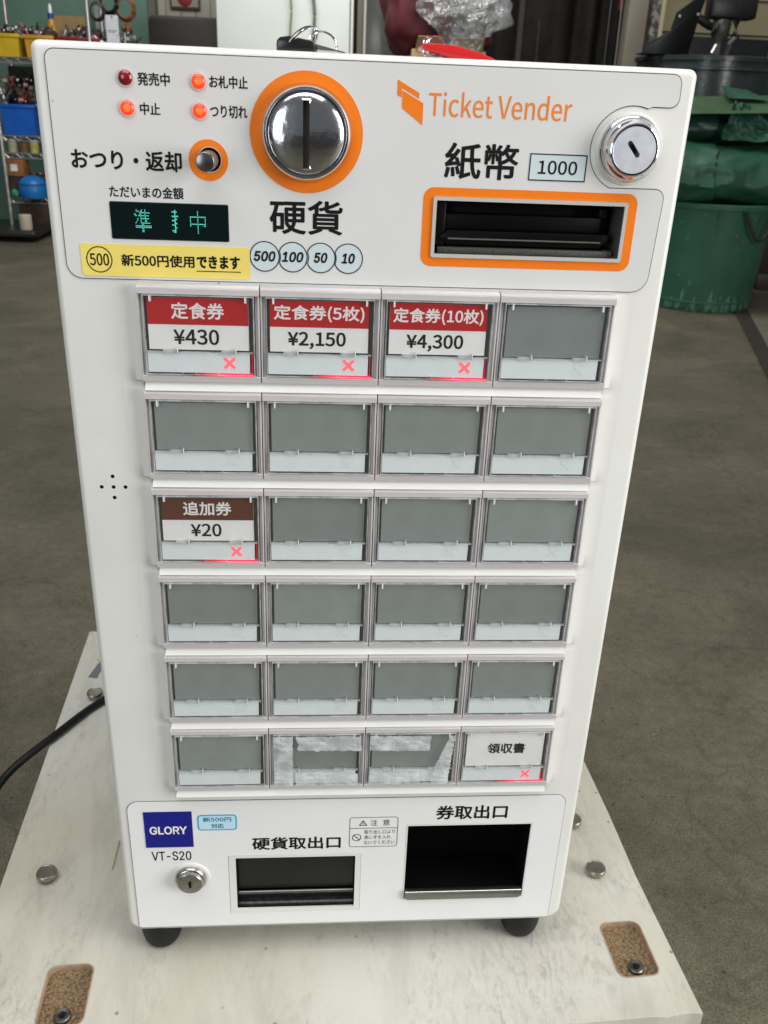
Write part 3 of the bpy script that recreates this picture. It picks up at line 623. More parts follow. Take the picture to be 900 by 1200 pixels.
liner('bill_recess', BILL, YB+0.0002, 0.036, M['greyin'], mach)
bm_ = MB().box(X(147), X(235.5), 0.0200, 0.035, Z(27), Z(41)).box(X(150), X(230), 0.0120, 0.0199, Z(28.5), Z(36))
bm_.prism([(X(152), Z(21.5)), (X(229), Z(21.5)), (X(234), Z(25)), (X(234), Z(28.4)), (X(228), Z(28.4)), (X(152), Z(28.4)), (X(148), Z(25))], 0.0090, 0.035)
bm_.obj('bill_mouth', M['mouth'], mach, bevel=0.0008)
MB().box(X(147.5), X(236), 0.0080, 0.035, Z(17.5), Z(20.4)).obj('bill_lip', mat('dull_lip', (0.05, 0.05, 0.045), 0.6, vary=0.5, vscale=900), mach, bevel=0.0004)
MB().box(X(152.6), X(229.6), 0.0084, 0.0089, Z(24.2), Z(24.9)).obj('bill_guide', M['greyin'], mach)
for q_ in (MB().box(X(146), X(151), 0.010, 0.034, Z(21), Z(41.8)), MB().box(X(228), X(231.5), 0.011, 0.0199, Z(36.2), Z(40.2))): q_.obj('bill_cheek', M['blackgloss'], mach, bevel=0.0006)
# main lock
LX, LZ = lockc
MB().lathe([(0.0162, 0.0006), (0.0162, -0.0003), (0.0158, -0.0009)], (X(LX), YB, Z(LZ)), 'y', 72).obj('lock_seat', M['body'], mach)
lk = MB().lathe([(0.0152, -0.0008), (0.0151, -0.0020), (0.0147, -0.0027), (0.0142, -0.0031), (0.0138, -0.0048), (0.0130, -0.0063), (0.0122, -0.0072), (0.0116, -0.0087), (0.0111, -0.0089), (0.0109, -0.0084), (0.0109, -0.002)], (X(LX), YB, Z(LZ)), 'y', 96).obj('lock_ring', M['chrome'], mach)
lf = MB().lathe([(0.0108, -0.003), (0.01075, -0.0036)], (X(LX), YB, Z(LZ)), 'y', 64).obj('lock_gap', M['gap'], lk)
lf = MB().lathe([(0.0104, -0.0060), (0.0104, -0.0083), (0.0102, -0.0086), (0.0001, -0.0086)], (X(LX), YB, Z(LZ)), 'y', 72).obj('lock_face', M['satin'], lk)
def capsule(cx, cz, l, w_, ang, y0, y1, n=8):
    P = []
    for sgn, a0 in ((1, -90), (-1, 90)):
        for i in range(n+1):
            a = R(a0 + 180*i/n); P.append((sgn*(l-w_)/2 + w_/2*math.cos(a), w_/2*math.sin(a)))
    ca, sa = math.cos(R(ang)), math.sin(R(ang))
    return [(cx + x*ca - z*sa, cz + x*sa + z*ca) for x, z in P]
cp = capsule(X(LX)-0.0004, Z(LZ)+0.0004, 0.0088, 0.0024, -50, 0, 0)
c0 = WL['lock_face']
ctm = MB().prism([(a-c0.x, b-c0.z) for a, b in cp], -0.02, 0.02); boolean(lf, ctm)
MB().prism(capsule(X(LX)-0.0004, Z(LZ)+0.0004, 0.0086, 0.0022, -50, 0, 0), YB-0.0070, YB-0.0065).obj('keyhole', mat('keyhole_steel', (0.10, 0.10, 0.10), 0.5, 0.8), lk)
MB().prism(capsule(X(LX)-0.0004, Z(LZ)+0.0004, 0.0046, 0.0021, -50, 0, 0), YB-0.0073, YB-0.00701).obj('key_slit', M['blackmatt'], lk)
# speaker holes: black discs on the face stand for their dark insides
for (dx, dz) in ((0, 0), (-6.3, 0), (6.3, 0), (0, 6.2), (0, -6.2)):
    MB().lathe([(0.00105, 0.0002), (0.00105, -0.00004), (0.0001, -0.00004)], (X(-20.7+dx), YB, Z(-109.7+dz)), 'y', 16).obj('speaker_hole_disc', M['blackmatt'], mach)
# button field: flanks that rise toward each row of buttons
PX_, PZ_ = 60.0, 53.55
def flank(side):
    mb = MB(); nu = 10
    zs = []
    for r_ in range(6):
        t = -PZ_*r_
        zs += [(t, 1.6), (t-2.0, 2.6)] + [(t-49.2*k/6, 2.4 + 2.8*k/6) for k in range(1, 7)] + [(t-49.9, 1.8), (t-53.4, 1.3)]
    for z, h in zs:
        for i in range(nu+1):
            s = i/nu; sm = s**2.2; x = (-11 + 11.2*s) if side < 0 else (251 - 11.2*s)
            mb.v.append(Vector((X(x), YB - 0.00005 - h*mm*sm*(0.45 if side < 0 else 0.5), Z(z))))
    for j in range(len(zs)-1):
        for i in range(nu):
            a = j*(nu+1)+i; mb.f.append((a, a+1, a+nu+2, a+nu+1))
    return mb
for sd in (-1, 1): flank(sd).obj('panel_flank', M['body'], mach)
# ledges between the rows, sloping up toward the room
for r_ in range(6):
    z1 = -PZ_*r_ - 49.15; z0 = -PZ_*(r_+1) + 0.05 if r_ < 5 else -321.4
    e = MB(); x0, x1 = X(1.1), X(239.0)
    e.add([(x0, YB, Z(z0)), (x1, YB, Z(z0)), (x1, 0.0002, Z(z0)), (x0, 0.0002, Z(z0)), (x0, 0.0030, Z(z1)), (x1, 0.0030, Z(z1)), (x1, YB, Z(z1)), (x0, YB, Z(z1))],
          [(0,1,2,3), (3,2,5,4), (4,5,6,7), (0,3,4,7), (1,6,5,2)])
    e.obj('ledge', M['strip'], mach, smooth=False)
MB().box(X(0.6), X(239.4), 0.0030, YB+0.0001, Z(-320.9), Z(-0.4)).obj('button_backing', M['gap'], mach, smooth=False)

def local_mb(): return MB()
# one button, in its own cell: x 0..60 mm, z 0..-49.2 mm, front plane y=0
def cellmesh(mb, name, m, **k):
    return mb.mesh(name, m, Vector((0, 0, 0)), **k)
hb = MB()
hb.box(0.0002, 0.0598, 0.0026, 0.0058, -0.0491, -0.0001)
hm = bmesh.new()
g = 0.25
# housing: top lip, bottom lip, side cheeks; the window well is open in the middle
hous = MB()
def lip(z_top, z_bot, y_top, y_bot, x0=g, x1=60-g):
    hous.add([(X(x0), y_top, z_top*mm), (X(x1), y_top, z_top*mm), (X(x1), y_bot, z_bot*mm), (X(x0), y_bot, z_bot*mm),
              (X(x0), 0.0058, z_top*mm), (X(x1), 0.0058, z_top*mm), (X(x1), 0.0058, z_bot*mm), (X(x0), 0.0058, z_bot*mm)],
             [(0,1,2,3), (4,7,6,5), (0,4,5,1), (3,2,6,7), (0,3,7,4), (1,5,6,2)])
lip(-0.15, -1.7, 0.0011, 0.0002); lip(-1.72, -4.75, 0.0000, 0.0003)
lip(-45.7, -49.1, 0.0003, 0.0010)
lip(-4.77, -45.68, 0.0011, 0.0007, g, 1.1); lip(-4.77, -45.68, 0.0011, 0.0007, 58.9, 60-g)
lip(-4.77, -45.68, 0.0026, 0.0022, 1.11, 2.5); lip(-4.77, -45.68, 0.0026, 0.0022, 57.5, 58.89)
ME_h = cellmesh(hous, 'ticket_button', M['lilac'], bevel=0.00018, seg=1)
ME_well = cellmesh(MB().box(0.00252, 0.05748, 0.0042, 0.0057, -0.0456, -0.0048), 'button_well', M['well'])
ME_blanks = [cellmesh(MB().box(0.0046, 0.0550, 0.0018, 0.0041, -0.0329, -0.0066), 'grey_blank', M['blank%d' % i], bevel=0.0002, seg=1) for i in range(3)]
ME_low = cellmesh(MB().box(0.0035, 0.0544, 0.0004, 0.0041, -0.0440, -0.0336), 'lower_strip', M['lower'], bevel=0.0003, seg=1)
cv = MB()
cv.box(0.0031, 0.0569, -0.0003, 0.0001, -0.0448, -0.0052)
ME_cov = cellmesh(cv, 'clear_cover', M['clear'], smooth=False)
ed = MB(); t_ = 0.00045
ed.box(0.0029, 0.0029+t_, -0.0005, 0.0040, -0.0450, -0.0050).box(0.0571-t_, 0.0571, -0.0005, 0.0040, -0.0450, -0.0050)
ed.box(0.0031, 0.0569, -0.00052, 0.0012, -0.0050-t_, -0.0050).box(0.0031, 0.0569, -0.00052, 0.0004, -0.0450, -0.0450+t_)
ed.box(0.0035, 0.0560, -0.0005, 0.0016, -0.03335, -0.03305)
for (a, b) in ((0.0115, 0.0185), (0.0405, 0.0475)): ed.box(a, b, -0.0007, 0.0014, -0.0338, -0.0323).box(b, b+0.0004, -0.0008, 0.0014, -0.0338, -0.0310)
for a in (0.0062, 0.0525): ed.box(a, a+0.0011, -0.0008, 0.0014, -0.0082, -0.0050)
for a in (0.0205, 0.0272, 0.0385): ed.box(a, a+0.0003, -0.0006, 0.0035, -0.0449, -0.0436)
ME_edge = cellmesh(ed, 'cover_rim', M['clear_edge'], smooth=False)
ME_glints = [cellmesh(MB().box(a, a+0.0005, -0.0010, -0.00085, -0.0080, -0.0054), 'catch_glint', M['white'], smooth=False) for a in (0.0064, 0.0527)]  # white slivers painted as glints on the clear tabs of the cover
ME_glints += [cellmesh(MB().box(a, a+0.0004, -0.0010, -0.0008, -0.0335, -0.0312), 'catch_glint', M['white'], smooth=False) for a in (0.0186, 0.0476)]
xb = MB()
for s in (1, -1):
    c_, l_, t2 = (0.0444, -0.0386), 0.0037, 0.00062
    dx, dz = l_*0.72, l_*0.72*s
    nx, nz_ = -t2*0.9*s, t2*0.9
    xb.add([(c_[0]-dx-nx, 0.00028+0.00002*s, c_[1]-dz-nz_), (c_[0]+dx-nx, 0.00028+0.00002*s, c_[1]+dz-nz_), (c_[0]+dx+nx, 0.00028+0.00002*s, c_[1]+dz+nz_), (c_[0]-dx+nx, 0.00028+0.00002*s, c_[1]-dz+nz_)], [(0,1,2,3)])
ME_xon = cellmesh(xb, 'cross_lamp', M['x_on'], smooth=False); ME_xoff = cellmesh(xb, 'cross_lamp', M['x_off'], smooth=False)
ME_glow = cellmesh(MB().box(0.0250, 0.0558, 0.0002, 0.0020, -0.04495, -0.0443), 'red_backlight', M['glow'], smooth=False)
ME_glow2 = cellmesh(MB().box(0.0553, 0.0557, 0.0024, 0.0036, -0.0440, -0.0335), 'red_side_light', M['glow_side'], smooth=False)
ME_cardw = cellmesh(MB().box(0.0048, 0.0542, 0.0010, 0.0041, -0.0322, -0.0066), 'price_card', M['card'])
def card_band(m, z0=-0.0196): return cellmesh(MB().box(0.0048, 0.0542, 0.00085, 0.00095, z0, -0.0064), 'card_band', m, smooth=False)
ME_band = card_band(M['red']); ME_bandb = card_band(M['brown'])
MENU = {(0, 0): ('定食券', '¥430', 'r'), (0, 1): ('定食券(5枚)', '¥2,150', 'r'), (0, 2): ('定食券(10枚)', '¥4,300', 'r'), (2, 0): ('追加券', '¥20', 'b'), (5, 3): ('領収書', None, 'w')}
LAB = {(0, 0): 'button with red 430 yen meal ticket card', (0, 1): 'button with red 2,150 yen five ticket card', (0, 2): 'button with red 4,300 yen ten ticket card',
       (2, 0): 'button with brown 20 yen extra ticket card', (5, 3): 'button with white receipt card', (5, 1): 'blank button with a torn tape strip down its left side', (5, 2): 'blank button with a tapered tape strip on its right side'}
def sub(me, name, par, base): return link(name, me, base, par)
def tape_piece(poly_, base, par, seed, lift=0.0012):
    """a crumpled strip: filled outline subdivided and ruffled"""
    xs = [p[0] for p in poly_]; zs = [p[1] for p in poly_]; bm = bmesh.new(); st_ = 0.0005
    rr_ = random.Random(seed)
    # ragged outline
    P = []
    for i in range(len(poly_)):
        a = Vector(poly_[i]); b = Vector(poly_[(i+1) % len(poly_)]); k = max(1, int((b-a).length/0.0012))
        for j in range(k):
            q = a.lerp(b, j/k); rag = 0.00030
            P.append((q.x + rr_.uniform(-rag, rag), q.y + rr_.uniform(-rag, rag)))
    vs = [bm.verts.new((x, 0, z)) for x, z in P]; f = bm.faces.new(vs)
    def inside(x, z):
        c = False; n_ = len(P); j = n_-1
        for i in range(n_):
            if ((P[i][1] > z) != (P[j][1] > z)) and (x < (P[j][0]-P[i][0])*(z-P[i][1])/(P[j][1]-P[i][1])+P[i][0]): c = not c
            j = i
        return c
    bm.free(); mb = MB(); idx = {}
    nx = int((max(xs)-min(xs))/st_)+1; nzz = int((max(zs)-min(zs))/st_)+1
    def vid(i, j):
        if (i, j) not in idx:
            x = min(xs)+i*st_; z = min(zs)+j*st_
            h = abs(noise.noise(Vector((x*420, z*420, seed))))*0.0003 + abs(noise.noise(Vector((x*120, z*220, seed+9))))*0.0007
            idx[(i, j)] = len(mb.v); mb.v.append(Vector((x, -lift-h, z)))
        return idx[(i, j)]
    for i in range(nx):
        for j in range(nzz):
            if inside(min(xs)+(i+0.5)*st_, min(zs)+(j+0.5)*st_): mb.f.append((vid(i, j), vid(i+1, j), vid(i+1, j+1), vid(i, j+1)))
    link('torn_tape', mb.mesh('torn_tape', M['tape']), base, par)
for r_ in range(6):
    for c_ in range(4):
        base = Vector((X(PX_*c_), 0, Z(-PZ_*r_)))
        b = link('ticket_button', ME_h, base, mach)
        if (r_, c_) in LAB: b['label'] = LAB[(r_, c_)]
        sub(ME_well, 'button_well', b, base); sub(ME_low, 'lower_strip', b, base)
        mn = MENU.get((r_, c_))
        if mn:
            sub(ME_cardw, 'price_card', b, base)
            if mn[2] in 'rb': sub(ME_band if mn[2] == 'r' else ME_bandb, 'card_band', b, base)
            bx, bz = PX_*c_, -PZ_*r_
            if mn[2] == 'w': T(mn[0], bx+18.2, bx+42.5, bz-22.4, bz-14.2, par=b, y=0.0009, bold=0.03)
            else:
                w2 = {3: 12.4, 7: 22.6, 8: 22.9}[len(mn[0])] if len(mn[0]) != 3 else 13.0
                T(mn[0], bx+29.4-w2, bx+29.4+w2, bz-16.8, bz-8.6, M['white'], b, 0.00078, bold=0.025)
                w2 = {4: 11.2, 3: 8.3, 6: 14.6}[len(mn[1])]
                T(mn[1], bx+28.3-w2, bx+28.3+w2, bz-29.6 - (1.0 if ',' in mn[1] else 0), bz-21.8, K, b, 0.0009, bold=0.028)
            sub(ME_xon, 'cross_lamp', b, base); sub(ME_glow, 'red_backlight', b, base); sub(ME_glow2, 'red_side_light', b, base)
        else:
            sub(ME_blanks[(r_*7 + c_*5 + r_*c_) % 3], 'grey_blank', b, base); sub(ME_xoff, 'cross_lamp', b, base)
        sub(ME_cov, 'clear_cover', b, base); sub(ME_edge, 'cover_rim', b, base)
        for gm0 in ME_glints: sub(gm0, 'catch_glint', b, base)
        if (r_, c_) == (5, 1):
            tape_piece([(0.0030, -0.0445), (0.0150, -0.0440), (0.0148, -0.0055), (0.0030, -0.0055)], base, b, 1)
            tape_piece([(0.0180, -0.0165), (0.0575, -0.0170), (0.0570, -0.0056), (0.0168, -0.0056), (0.0185, -0.0110)], base, b, 2)
            tape_piece([(0.0170, -0.0442), (0.0560, -0.0442), (0.0560, -0.0352), (0.0300, -0.0330), (0.0165, -0.0338)], base, b, 3)
        if (r_, c_) == (5, 2):
            tape_piece([(0.0030, -0.0170), (0.0410, -0.0175), (0.0415, -0.0060), (0.0030, -0.0056)], base, b, 4)
            tape_piece([(0.0030, -0.0440), (0.0360, -0.0440), (0.0355, -0.0350), (0.0030, -0.0335)], base, b, 5)
            tape_piece([(0.0430, -0.0443), (0.0535, -0.0443), (0.0565, -0.0060), (0.0535, -0.0060), (0.0450, -0.0300)], base, b, 6)

# lower panel: badge, small badge, texts, caution label
gl = MB().box(X(-22.0), X(9.0), YP-0.0002, YS, Z(-368.2), Z(-337.8)).obj('maker_badge', M['blue'], lsh, smooth=False)
T('GLORY', -18.8, 5.4, -356.8, -350.0, M['white'], mach, YP-0.0003, bold=0.04, font='inter')
T('VT-S20', -19.0, 7.0, -380.0, -372.0, par=lsh, bold=0.015, font='inter')
flat2d('small_badge', [rrect(X(12.3), X(38.0), Z(-354.3), Z(-341.0), 0.0026, 6)], YP, 0.00008, M['cyan'], lsh)
flat2d('small_badge_field', [rrect(X(13.3), X(37.0), Z(-353.3), Z(-342.0), 0.0018, 6)], YP2, 0.00006, M['cyan_l'], lsh)
T('新500円', 16.0, 34.4, -346.9, -342.9, M['cyan_txt'], lsh, YP2-0.00008, bold=0.03); T('対応', 21.2, 29.4, -352.4, -348.4, M['cyan_txt'], lsh, YP2-0.00008, bold=0.03)
T('硬貨取出口', 47.4, 106.4, -372.4, -361.4, par=lsh, bold=0.028); T('券取出口', 169.4, 217.6, -348.8, -336.8, par=lsh, bold=0.028)
frame2d('caution_frame', 112.0, 144.4, -371.6, -345.6, 0.35, YP, K, lsh, r=2.0)
MB().box(X(112.2), X(144.2), YP-0.0001, YP-0.00002, Z(-355.2), Z(-354.9)).obj('caution_rule', K, lsh, smooth=False)
T('注', 126.0, 130.6, -353.0, -347.8, par=lsh); T('意', 134.2, 138.8, -353.0, -347.8, par=lsh)
tri = [(118.2, -352.9), (123.8, -352.9), (121.0, -348.0)]; tri2 = [(119.1, -352.4), (122.9, -352.4), (121.0, -349.0)]
flat2d('warning_triangle', [[(X(a), Z(b)) for a, b in tri], [(X(a), Z(b)) for a, b in tri2]], YP, 0.00006, K, lsh)
MB().box(X(120.8), X(121.2), YP-0.0001, YP-0.00002, Z(-351.3), Z(-350.0)).box(X(120.8), X(121.2), YP-0.0001, YP-0.00002, Z(-352.1), Z(-351.7)).obj('exclamation_mark', K, lsh, smooth=False)
flat2d('prohibition_ring', [circ(X(117.0), Z(-363.2), 0.0031, 32), circ(X(117.0), Z(-363.2), 0.0026, 32)], YP, 0.00006, K, lsh)
MB().add([(X(114.8), YP-0.00004, Z(-361.4)), (X(115.2), YP-0.00004, Z(-361.0)), (X(119.2), YP-0.00004, Z(-365.0)), (X(118.8), YP-0.00004, Z(-365.4))], [(0,1,2,3)]).obj('prohibition_bar', K, lsh, smooth=False)
T('取り出し口より', 122.0, 142.6, -360.2, -356.8, par=lsh); T('奥に手を入れ', 122.0, 140.0, -364.8, -361.4, par=lsh); T('ないでください', 122.0, 142.6, -369.4, -366.0, par=lsh)
# small lock
MB().lathe([(0.0128, 0.0), (0.0127, -0.0006), (0.0120, -0.0010), (0.0108, -0.0010)], (X(5.9), YS, Z(-395.4)), 'y', 64).obj('lock_collar', M['body'], mach)
sl = MB().lathe([(0.0104, -0.0005), (0.0103, -0.0028), (0.0094, -0.0040), (0.0087, -0.0042), (0.0086, -0.0060), (0.0080, -0.0066), (0.0001, -0.0066)], (X(5.9), YS, Z(-395.4)), 'y', 72).obj('small_lock', M['steel'], mach)
MB().prism(capsule(X(5.9), Z(-395.6), 0.0058, 0.0018, 90, 0, 0), YS-0.0068, YS-0.0067).obj('keyhole', M['blackmatt'], sl)
MB().lathe([(0.0022, -0.00662), (0.0018, -0.00675), (0.0017, -0.00664)], (X(5.9), YS, Z(-395.8)), 'y', 20, cap=False).obj('key_ring_mark', M['steel_d'], sl)
# coin outlet
co_ = flat2d('coin_outlet_frame', [rrect(X(31.4), X(120.3), Z(-430.2), Z(-377.4), 0.0008, 3), rrect(X(36.0), X(116.5), Z(-426.4), Z(-379.4), 0.0003, 2)], YS-0.0002, 0.0009, M['body'], mach)
liner('coin_recess', COIN, YB+0.0003, 0.044, M['blackmatt'], mach)
MB().add([(X(36.6), 0.011, Z(-380)), (X(115.9), 0.011, Z(-380)), (X(115.9), 0.013, Z(-416)), (X(36.6), 0.013, Z(-416))], [(0,1,2,3)]).obj('coin_flap', M['blackgloss'], mach)
MB().tube([(X(36.6), 0.0115, Z(-417.4)), (X(115.9), 0.0115, Z(-417.4))], 0.0014, 12).obj('coin_tray_rim', M['tray'], mach)
tr = MB(); pr = [(0.0118, -418.6), (0.0122, -421), (0.0112, -424), (0.0090, -425.8), (0.0066, -426.1)]
tr.v = [Vector((X(x), y, Z(z))) for y, z in pr for x in (36.5, 116.0)]; tr.f = [(2*i, 2*i+1, 2*i+3, 2*i+2) for i in range(len(pr)-1)]
tr.obj('coin_tray', mat('scratched_dark_tray', (0.03, 0.03, 0.03), 0.25, 0.8, vary=0.5, vscale=300), mach)
# ticket outlet
liner('ticket_recess', TICK, YB+0.0003, 0.044, M['blackmatt'], mach)
flat2d('ticket_outlet_frame', [rrect(X(150.3), X(235.7), Z(-421.8), Z(-353.2), 0.0006, 2), rrect(X(151.2), X(234.9), Z(-421.0), Z(-354.0), 0.0002, 2)], YS-0.0001, 0.0007, M['body'], mach)
tt = MB().prism(rrect(X(151.6), X(233.6), Z(-419.8), Z(-412.8), (0.003, 0.003, 0.0004, 0.0004), 5), 0.0030, 0.0040)
tt.box(X(151.6), X(233.6), 0.0041, 0.0075, Z(-413.6), Z(-412.8)).obj('ticket_tray', M['tray'], mach, bevel=0.0003)
MB().tube([(X(151.8), 0.0032, Z(-412.5)), (X(233.4), 0.0032, Z(-412.5))], 0.0007, 10).obj('tray_edge', M['chrome'], mach)
# base plate and feet
MB().prism(rrect(X(-33), X(259), Z(-448.3), Z(-444.7), 0.0012, 3), 0.0095, 0.214).obj('base_plate', M['baseplate'], mach, bevel=0.0008)
for (x, y) in ((-20.6, 0.0240), (241.5, 0.0240), (-20.6, 0.200), (241.5, 0.200)):
    MB().lathe([(0.0148, 0.0256), (0.0147, 0.017), (0.0142, 0.0115), (0.0130, 0.0062), (0.0112, 0.0028), (0.0088, 0.0008), (0.0065, 0.0), (0.0001, 0.0)], (X(x), y, ZT), 'z', 40).obj('rubber_foot', M['rubber'], mach)
MB().box(X(60), X(160), 0.2222, 0.2235, Z(-300), Z(-120)).obj('rear_plate', M['baseplate'], mach)

# ---------------------------------------------------------------- power cable
def spline(pts, n=10):
    P = [Vector(p) for p in pts]; out = []
    for i in range(len(P)-1):
        p0 = P[max(0, i-1)]; p1 = P[i]; p2 = P[i+1]; p3 = P[min(len(P)-1, i+2)]
        for k in range(n):
            t = k/n; out.append(0.5*((2*p1) + (-p0+p2)*t + (2*p0-5*p1+4*p2-p3)*t*t + (-p0+3*p1-3*p2+p3)*t**3))
    out.append(P[-1]); return out
pc = thing('power_cable', 'black power cable running off the left edge of the white board', 'cable', (-0.16, 0.24, ZT))
MB().tube(spline([(0.02, 0.226, ZT+0.05), (-0.02, 0.262, ZT+0.030), (-0.080, 0.325, ZT+0.012), (-0.1256, 0.3010, ZT+0.0045), (-0.1600, 0.2440, ZT+0.0045), (-0.186, 0.2125, ZT-0.004), (-0.203, 0.196, ZT-0.022), (-0.238, 0.175, ZT-0.07), (-0.268, 0.155, ZT-0.19), (-0.28, 0.16, ZT-0.36), (-0.30, 0.20, 0.005), (-0.45, 0.4, 0.004), (-0.8, 0.7, 0.004)], 12), 0.0036, 12).obj('cable', M['rubber'], pc)
# ---------------------------------------------------------------- keys on top of the machine
ZM = Z(103.8)
kf = thing('car_keys', 'black headed car key with steel rings on top of the machine, left of its middle', 'keys', (0.08, 0.05, ZM))
fob = MB(); FP = [(68.4, 0.2), (68.4, 5.2), (70.2, 6.6), (74.5, 7.3), (85.0, 5.6), (86.6, 4.4), (86.8, 0.2)]
fob.prism([(X(a), ZM + b*mm) for a, b in FP], 0.028, 0.044); fob.obj('key_head', mat('black_key_plastic', (0.010, 0.009, 0.009), 0.25), kf, bevel=0.0012)
bl_ = MB().prism([(X(86.0), ZM+0.0047), (X(86.0), ZM+0.0012), (X(101), ZM+0.0004), (X(101), ZM+0.0016)], 0.032, 0.039); bl_.obj('key_blade', M['chrome'], kf, bevel=0.0003)
def ring(c, r, ax1, ax2, tr_, name, par, m=M['chrome'], n=40, a0=0, a1=360):
    P = [Vector(c) + Vector(ax1)*r*math.cos(R(a0+(a1-a0)*i/n)) + Vector(ax2)*r*math.sin(R(a0+(a1-a0)*i/n)) for i in range(n)]
    return MB().tube(P, tr_, 8, closed=True).obj(name, m, par)
ring((X(79.5), 0.036, ZM+0.0048), 0.0088, Vector((0.62, 0, 0.75)).normalized(), Vector((0.45, 0.85, -0.15)).normalized(), 0.00055, 'key_ring', kf)
ring((X(80.8), 0.0365, ZM+0.0048), 0.0088, Vector((0.62, 0, 0.75)).normalized(), Vector((0.42, 0.87, -0.12)).normalized(), 0.00055, 'key_ring', kf)
ring((X(90.0), 0.036, ZM+0.0043), 0.0068, Vector((1, 0, -0.15)).normalized(), Vector((0.1, 0.5, 0.85)).normalized(), 0.0005, 'key_ring', kf)
kt = thing('red_key_tag', 'red plastic key tag with a small ring on top of the machine, near its middle', 'key tag', (0.155, 0.05, ZM))
tg = MB(); TP = [(136.6, 5.6), (138.2, 6.9), (145, 7.0), (153, 6.6), (163, 4.6), (171, 2.2), (175, 0.4), (160, 0.2), (150, 1.4), (141, 3.6), (137.4, 4.6)]
tg.prism([(X(a), ZM + b*mm) for a, b in TP], 0.030, 0.050); tg.obj('tag_body', mat('red_tag_plastic', (0.55, 0.012, 0.015), 0.3, coat=0.3), kt, bevel=0.0008)
ring((X(144.3), 0.036, ZM+0.0060), 0.0046, (1, 0, 0), Vector((0, 0.35, 0.93)).normalized(), 0.00055, 'tag_ring', kt)
for i in range(4): ring((X(139.2+0.3*(i % 2)), 0.034, ZM+0.0015+i*0.0022), 0.0013, (1, 0, 0.2) if i % 2 else (0, 1, 0.2), (0, 0, 1), 0.00035, 'chain_link', kt, n=14)

# ---------------------------------------------------------------- background, left: wire rack and what it holds
zinc = mat('bright_wire', (0.62, 0.62, 0.60), 0.28, 0.9, vary=0.15, vscale=20)
rack = thing('wire_rack', 'chrome wire shelving rack holding bins against the teal wall', 'shelving rack', (-1.94, 7.1, 0))
RXl, RXr, RYf, RYr = -2.29, -1.575, 6.9, 7.35
for (x, y) in ((RXl, RYf), (RXr, RYf), (RXl+0.005, RYr), (RXr, RYr)): MB().lathe([(0.0155, 0), (0.0155, 1.9)], (x, y, 0.02), 'z', 14).obj('post', zinc, rack)
for z in (0.28, 0.60, 0.72, 1.245):
    s = MB()
    for y in (RYf, RYr):
        for dz in (0.0, 0.035): s.tube([(RXl, y, z-dz), (RXr, y, z-dz)], 0.0045, 6)
        k = 16
        s.tube([(RXl + (RXr-RXl)*i/k, y, z - (0.035 if i % 2 else 0.0)) for i in range(k+1)], 0.003, 5)
    for x in (RXl, RXr): s.tube([(x, RYf, z), (x, RYr, z)], 0.0045, 6)
    for i in range(1, 24): s.tube([(RXl + (RXr-RXl)*i/24, RYf, z+0.003), (RXl + (RXr-RXl)*i/24, RYr, z+0.003)], 0.002, 4)
    s.obj('wire_shelf', zinc, rack)
def bin_(name, label, x0, x1, y0, y1, z0, z1, m, lipw=0.012, group=None):
    r_ = thing(name, label, 'bin', ((x0+x1)/2, (y0+y1)/2, z0), group)
    t = 0.006; dx = (x1-x0)*0.05
    b = MB()
    def wall(a, b_, c, d): pass
    lo = [(x0+dx, y0+dx), (x1-dx, y0+dx), (x1-dx, y1-dx), (x0+dx, y1-dx)]; hi = [(x0, y0), (x1, y0), (x1, y1), (x0, y1)]
    lo2 = [(x0+dx+t, y0+dx+t), (x1-dx-t, y0+dx+t), (x1-dx-t, y1-dx-t), (x0+dx+t, y1-dx-t)]; hi2 = [(x0+t, y0+t), (x1-t, y0+t), (x1-t, y1-t), (x0+t, y1-t)]
    v = [(x, y, z0) for x, y in lo] + [(x, y, z1) for x, y in hi] + [(x, y, z0+t) for x, y in lo2] + [(x, y, z1) for x, y in hi2]
    f = [(3,2,1,0), (8,9,10,11)]
    for i in range(4):
        j = (i+1) % 4; f += [(i, j, j+4, i+4), (i+8, i+12, j+12, j+8), (i+4, j+4, j+12, i+12)]
    b.add(v, f).obj('bin_body', m, r_, smooth=False)
    l = MB()
    l.box(x0-lipw*0.6, x1+lipw*0.6, y0-lipw*0.6, y0-0.0005, z1-0.022, z1+0.002).box(x0-lipw*0.6, x0-0.0005, y0, y1, z1-0.022, z1+0.002).box(x1+0.0005, x1+lipw*0.6, y0, y1, z1-0.022, z1+0.002)
    l.obj('bin_rim', m, r_, bevel=0.003)
    return r_
ymat = mat('yellow_bin_plastic', (0.62, 0.42, 0.012), 0.4, vary=0.1, vscale=15); ymat2 = mat('amber_bin_plastic', (0.60, 0.30, 0.015), 0.4, vary=0.1, vscale=15)
bin_('parts_bin', 'yellow plastic parts bin at the left end of the rack shelf', -2.24, -2.085, 6.92, 7.25, 1.252, 1.398, ymat, group='plastic bins on the wire rack')
bin_('parts_bin', 'amber plastic parts bin between the yellow and the dark red bins', -2.045, -1.845, 6.92, 7.25, 1.252, 1.395, ymat2, group='plastic bins on the wire rack')
bin_('parts_bin', 'dark red plastic parts bin behind the chrome post', -1.815, -1.52, 6.94, 7.25, 1.252, 1.395, mat('dark_red_plastic', (0.26, 0.008, 0.012), 0.4), group='plastic bins on the wire rack')
bin_('parts_bin', 'bright blue plastic bin on the middle rack shelf', -2.275, -2.03, 6.915, 7.28, 0.728, 0.935, mat('blue_bin_plastic', (0.005, 0.10, 0.50), 0.38, vary=0.12, vscale=15), group='plastic bins on the wire rack')
gb_ = thing('glue_bottle', 'yellow conical glue bottle with a blue collar above the amber bin', 'bottle', (-1.865, 7.02, 1.31))
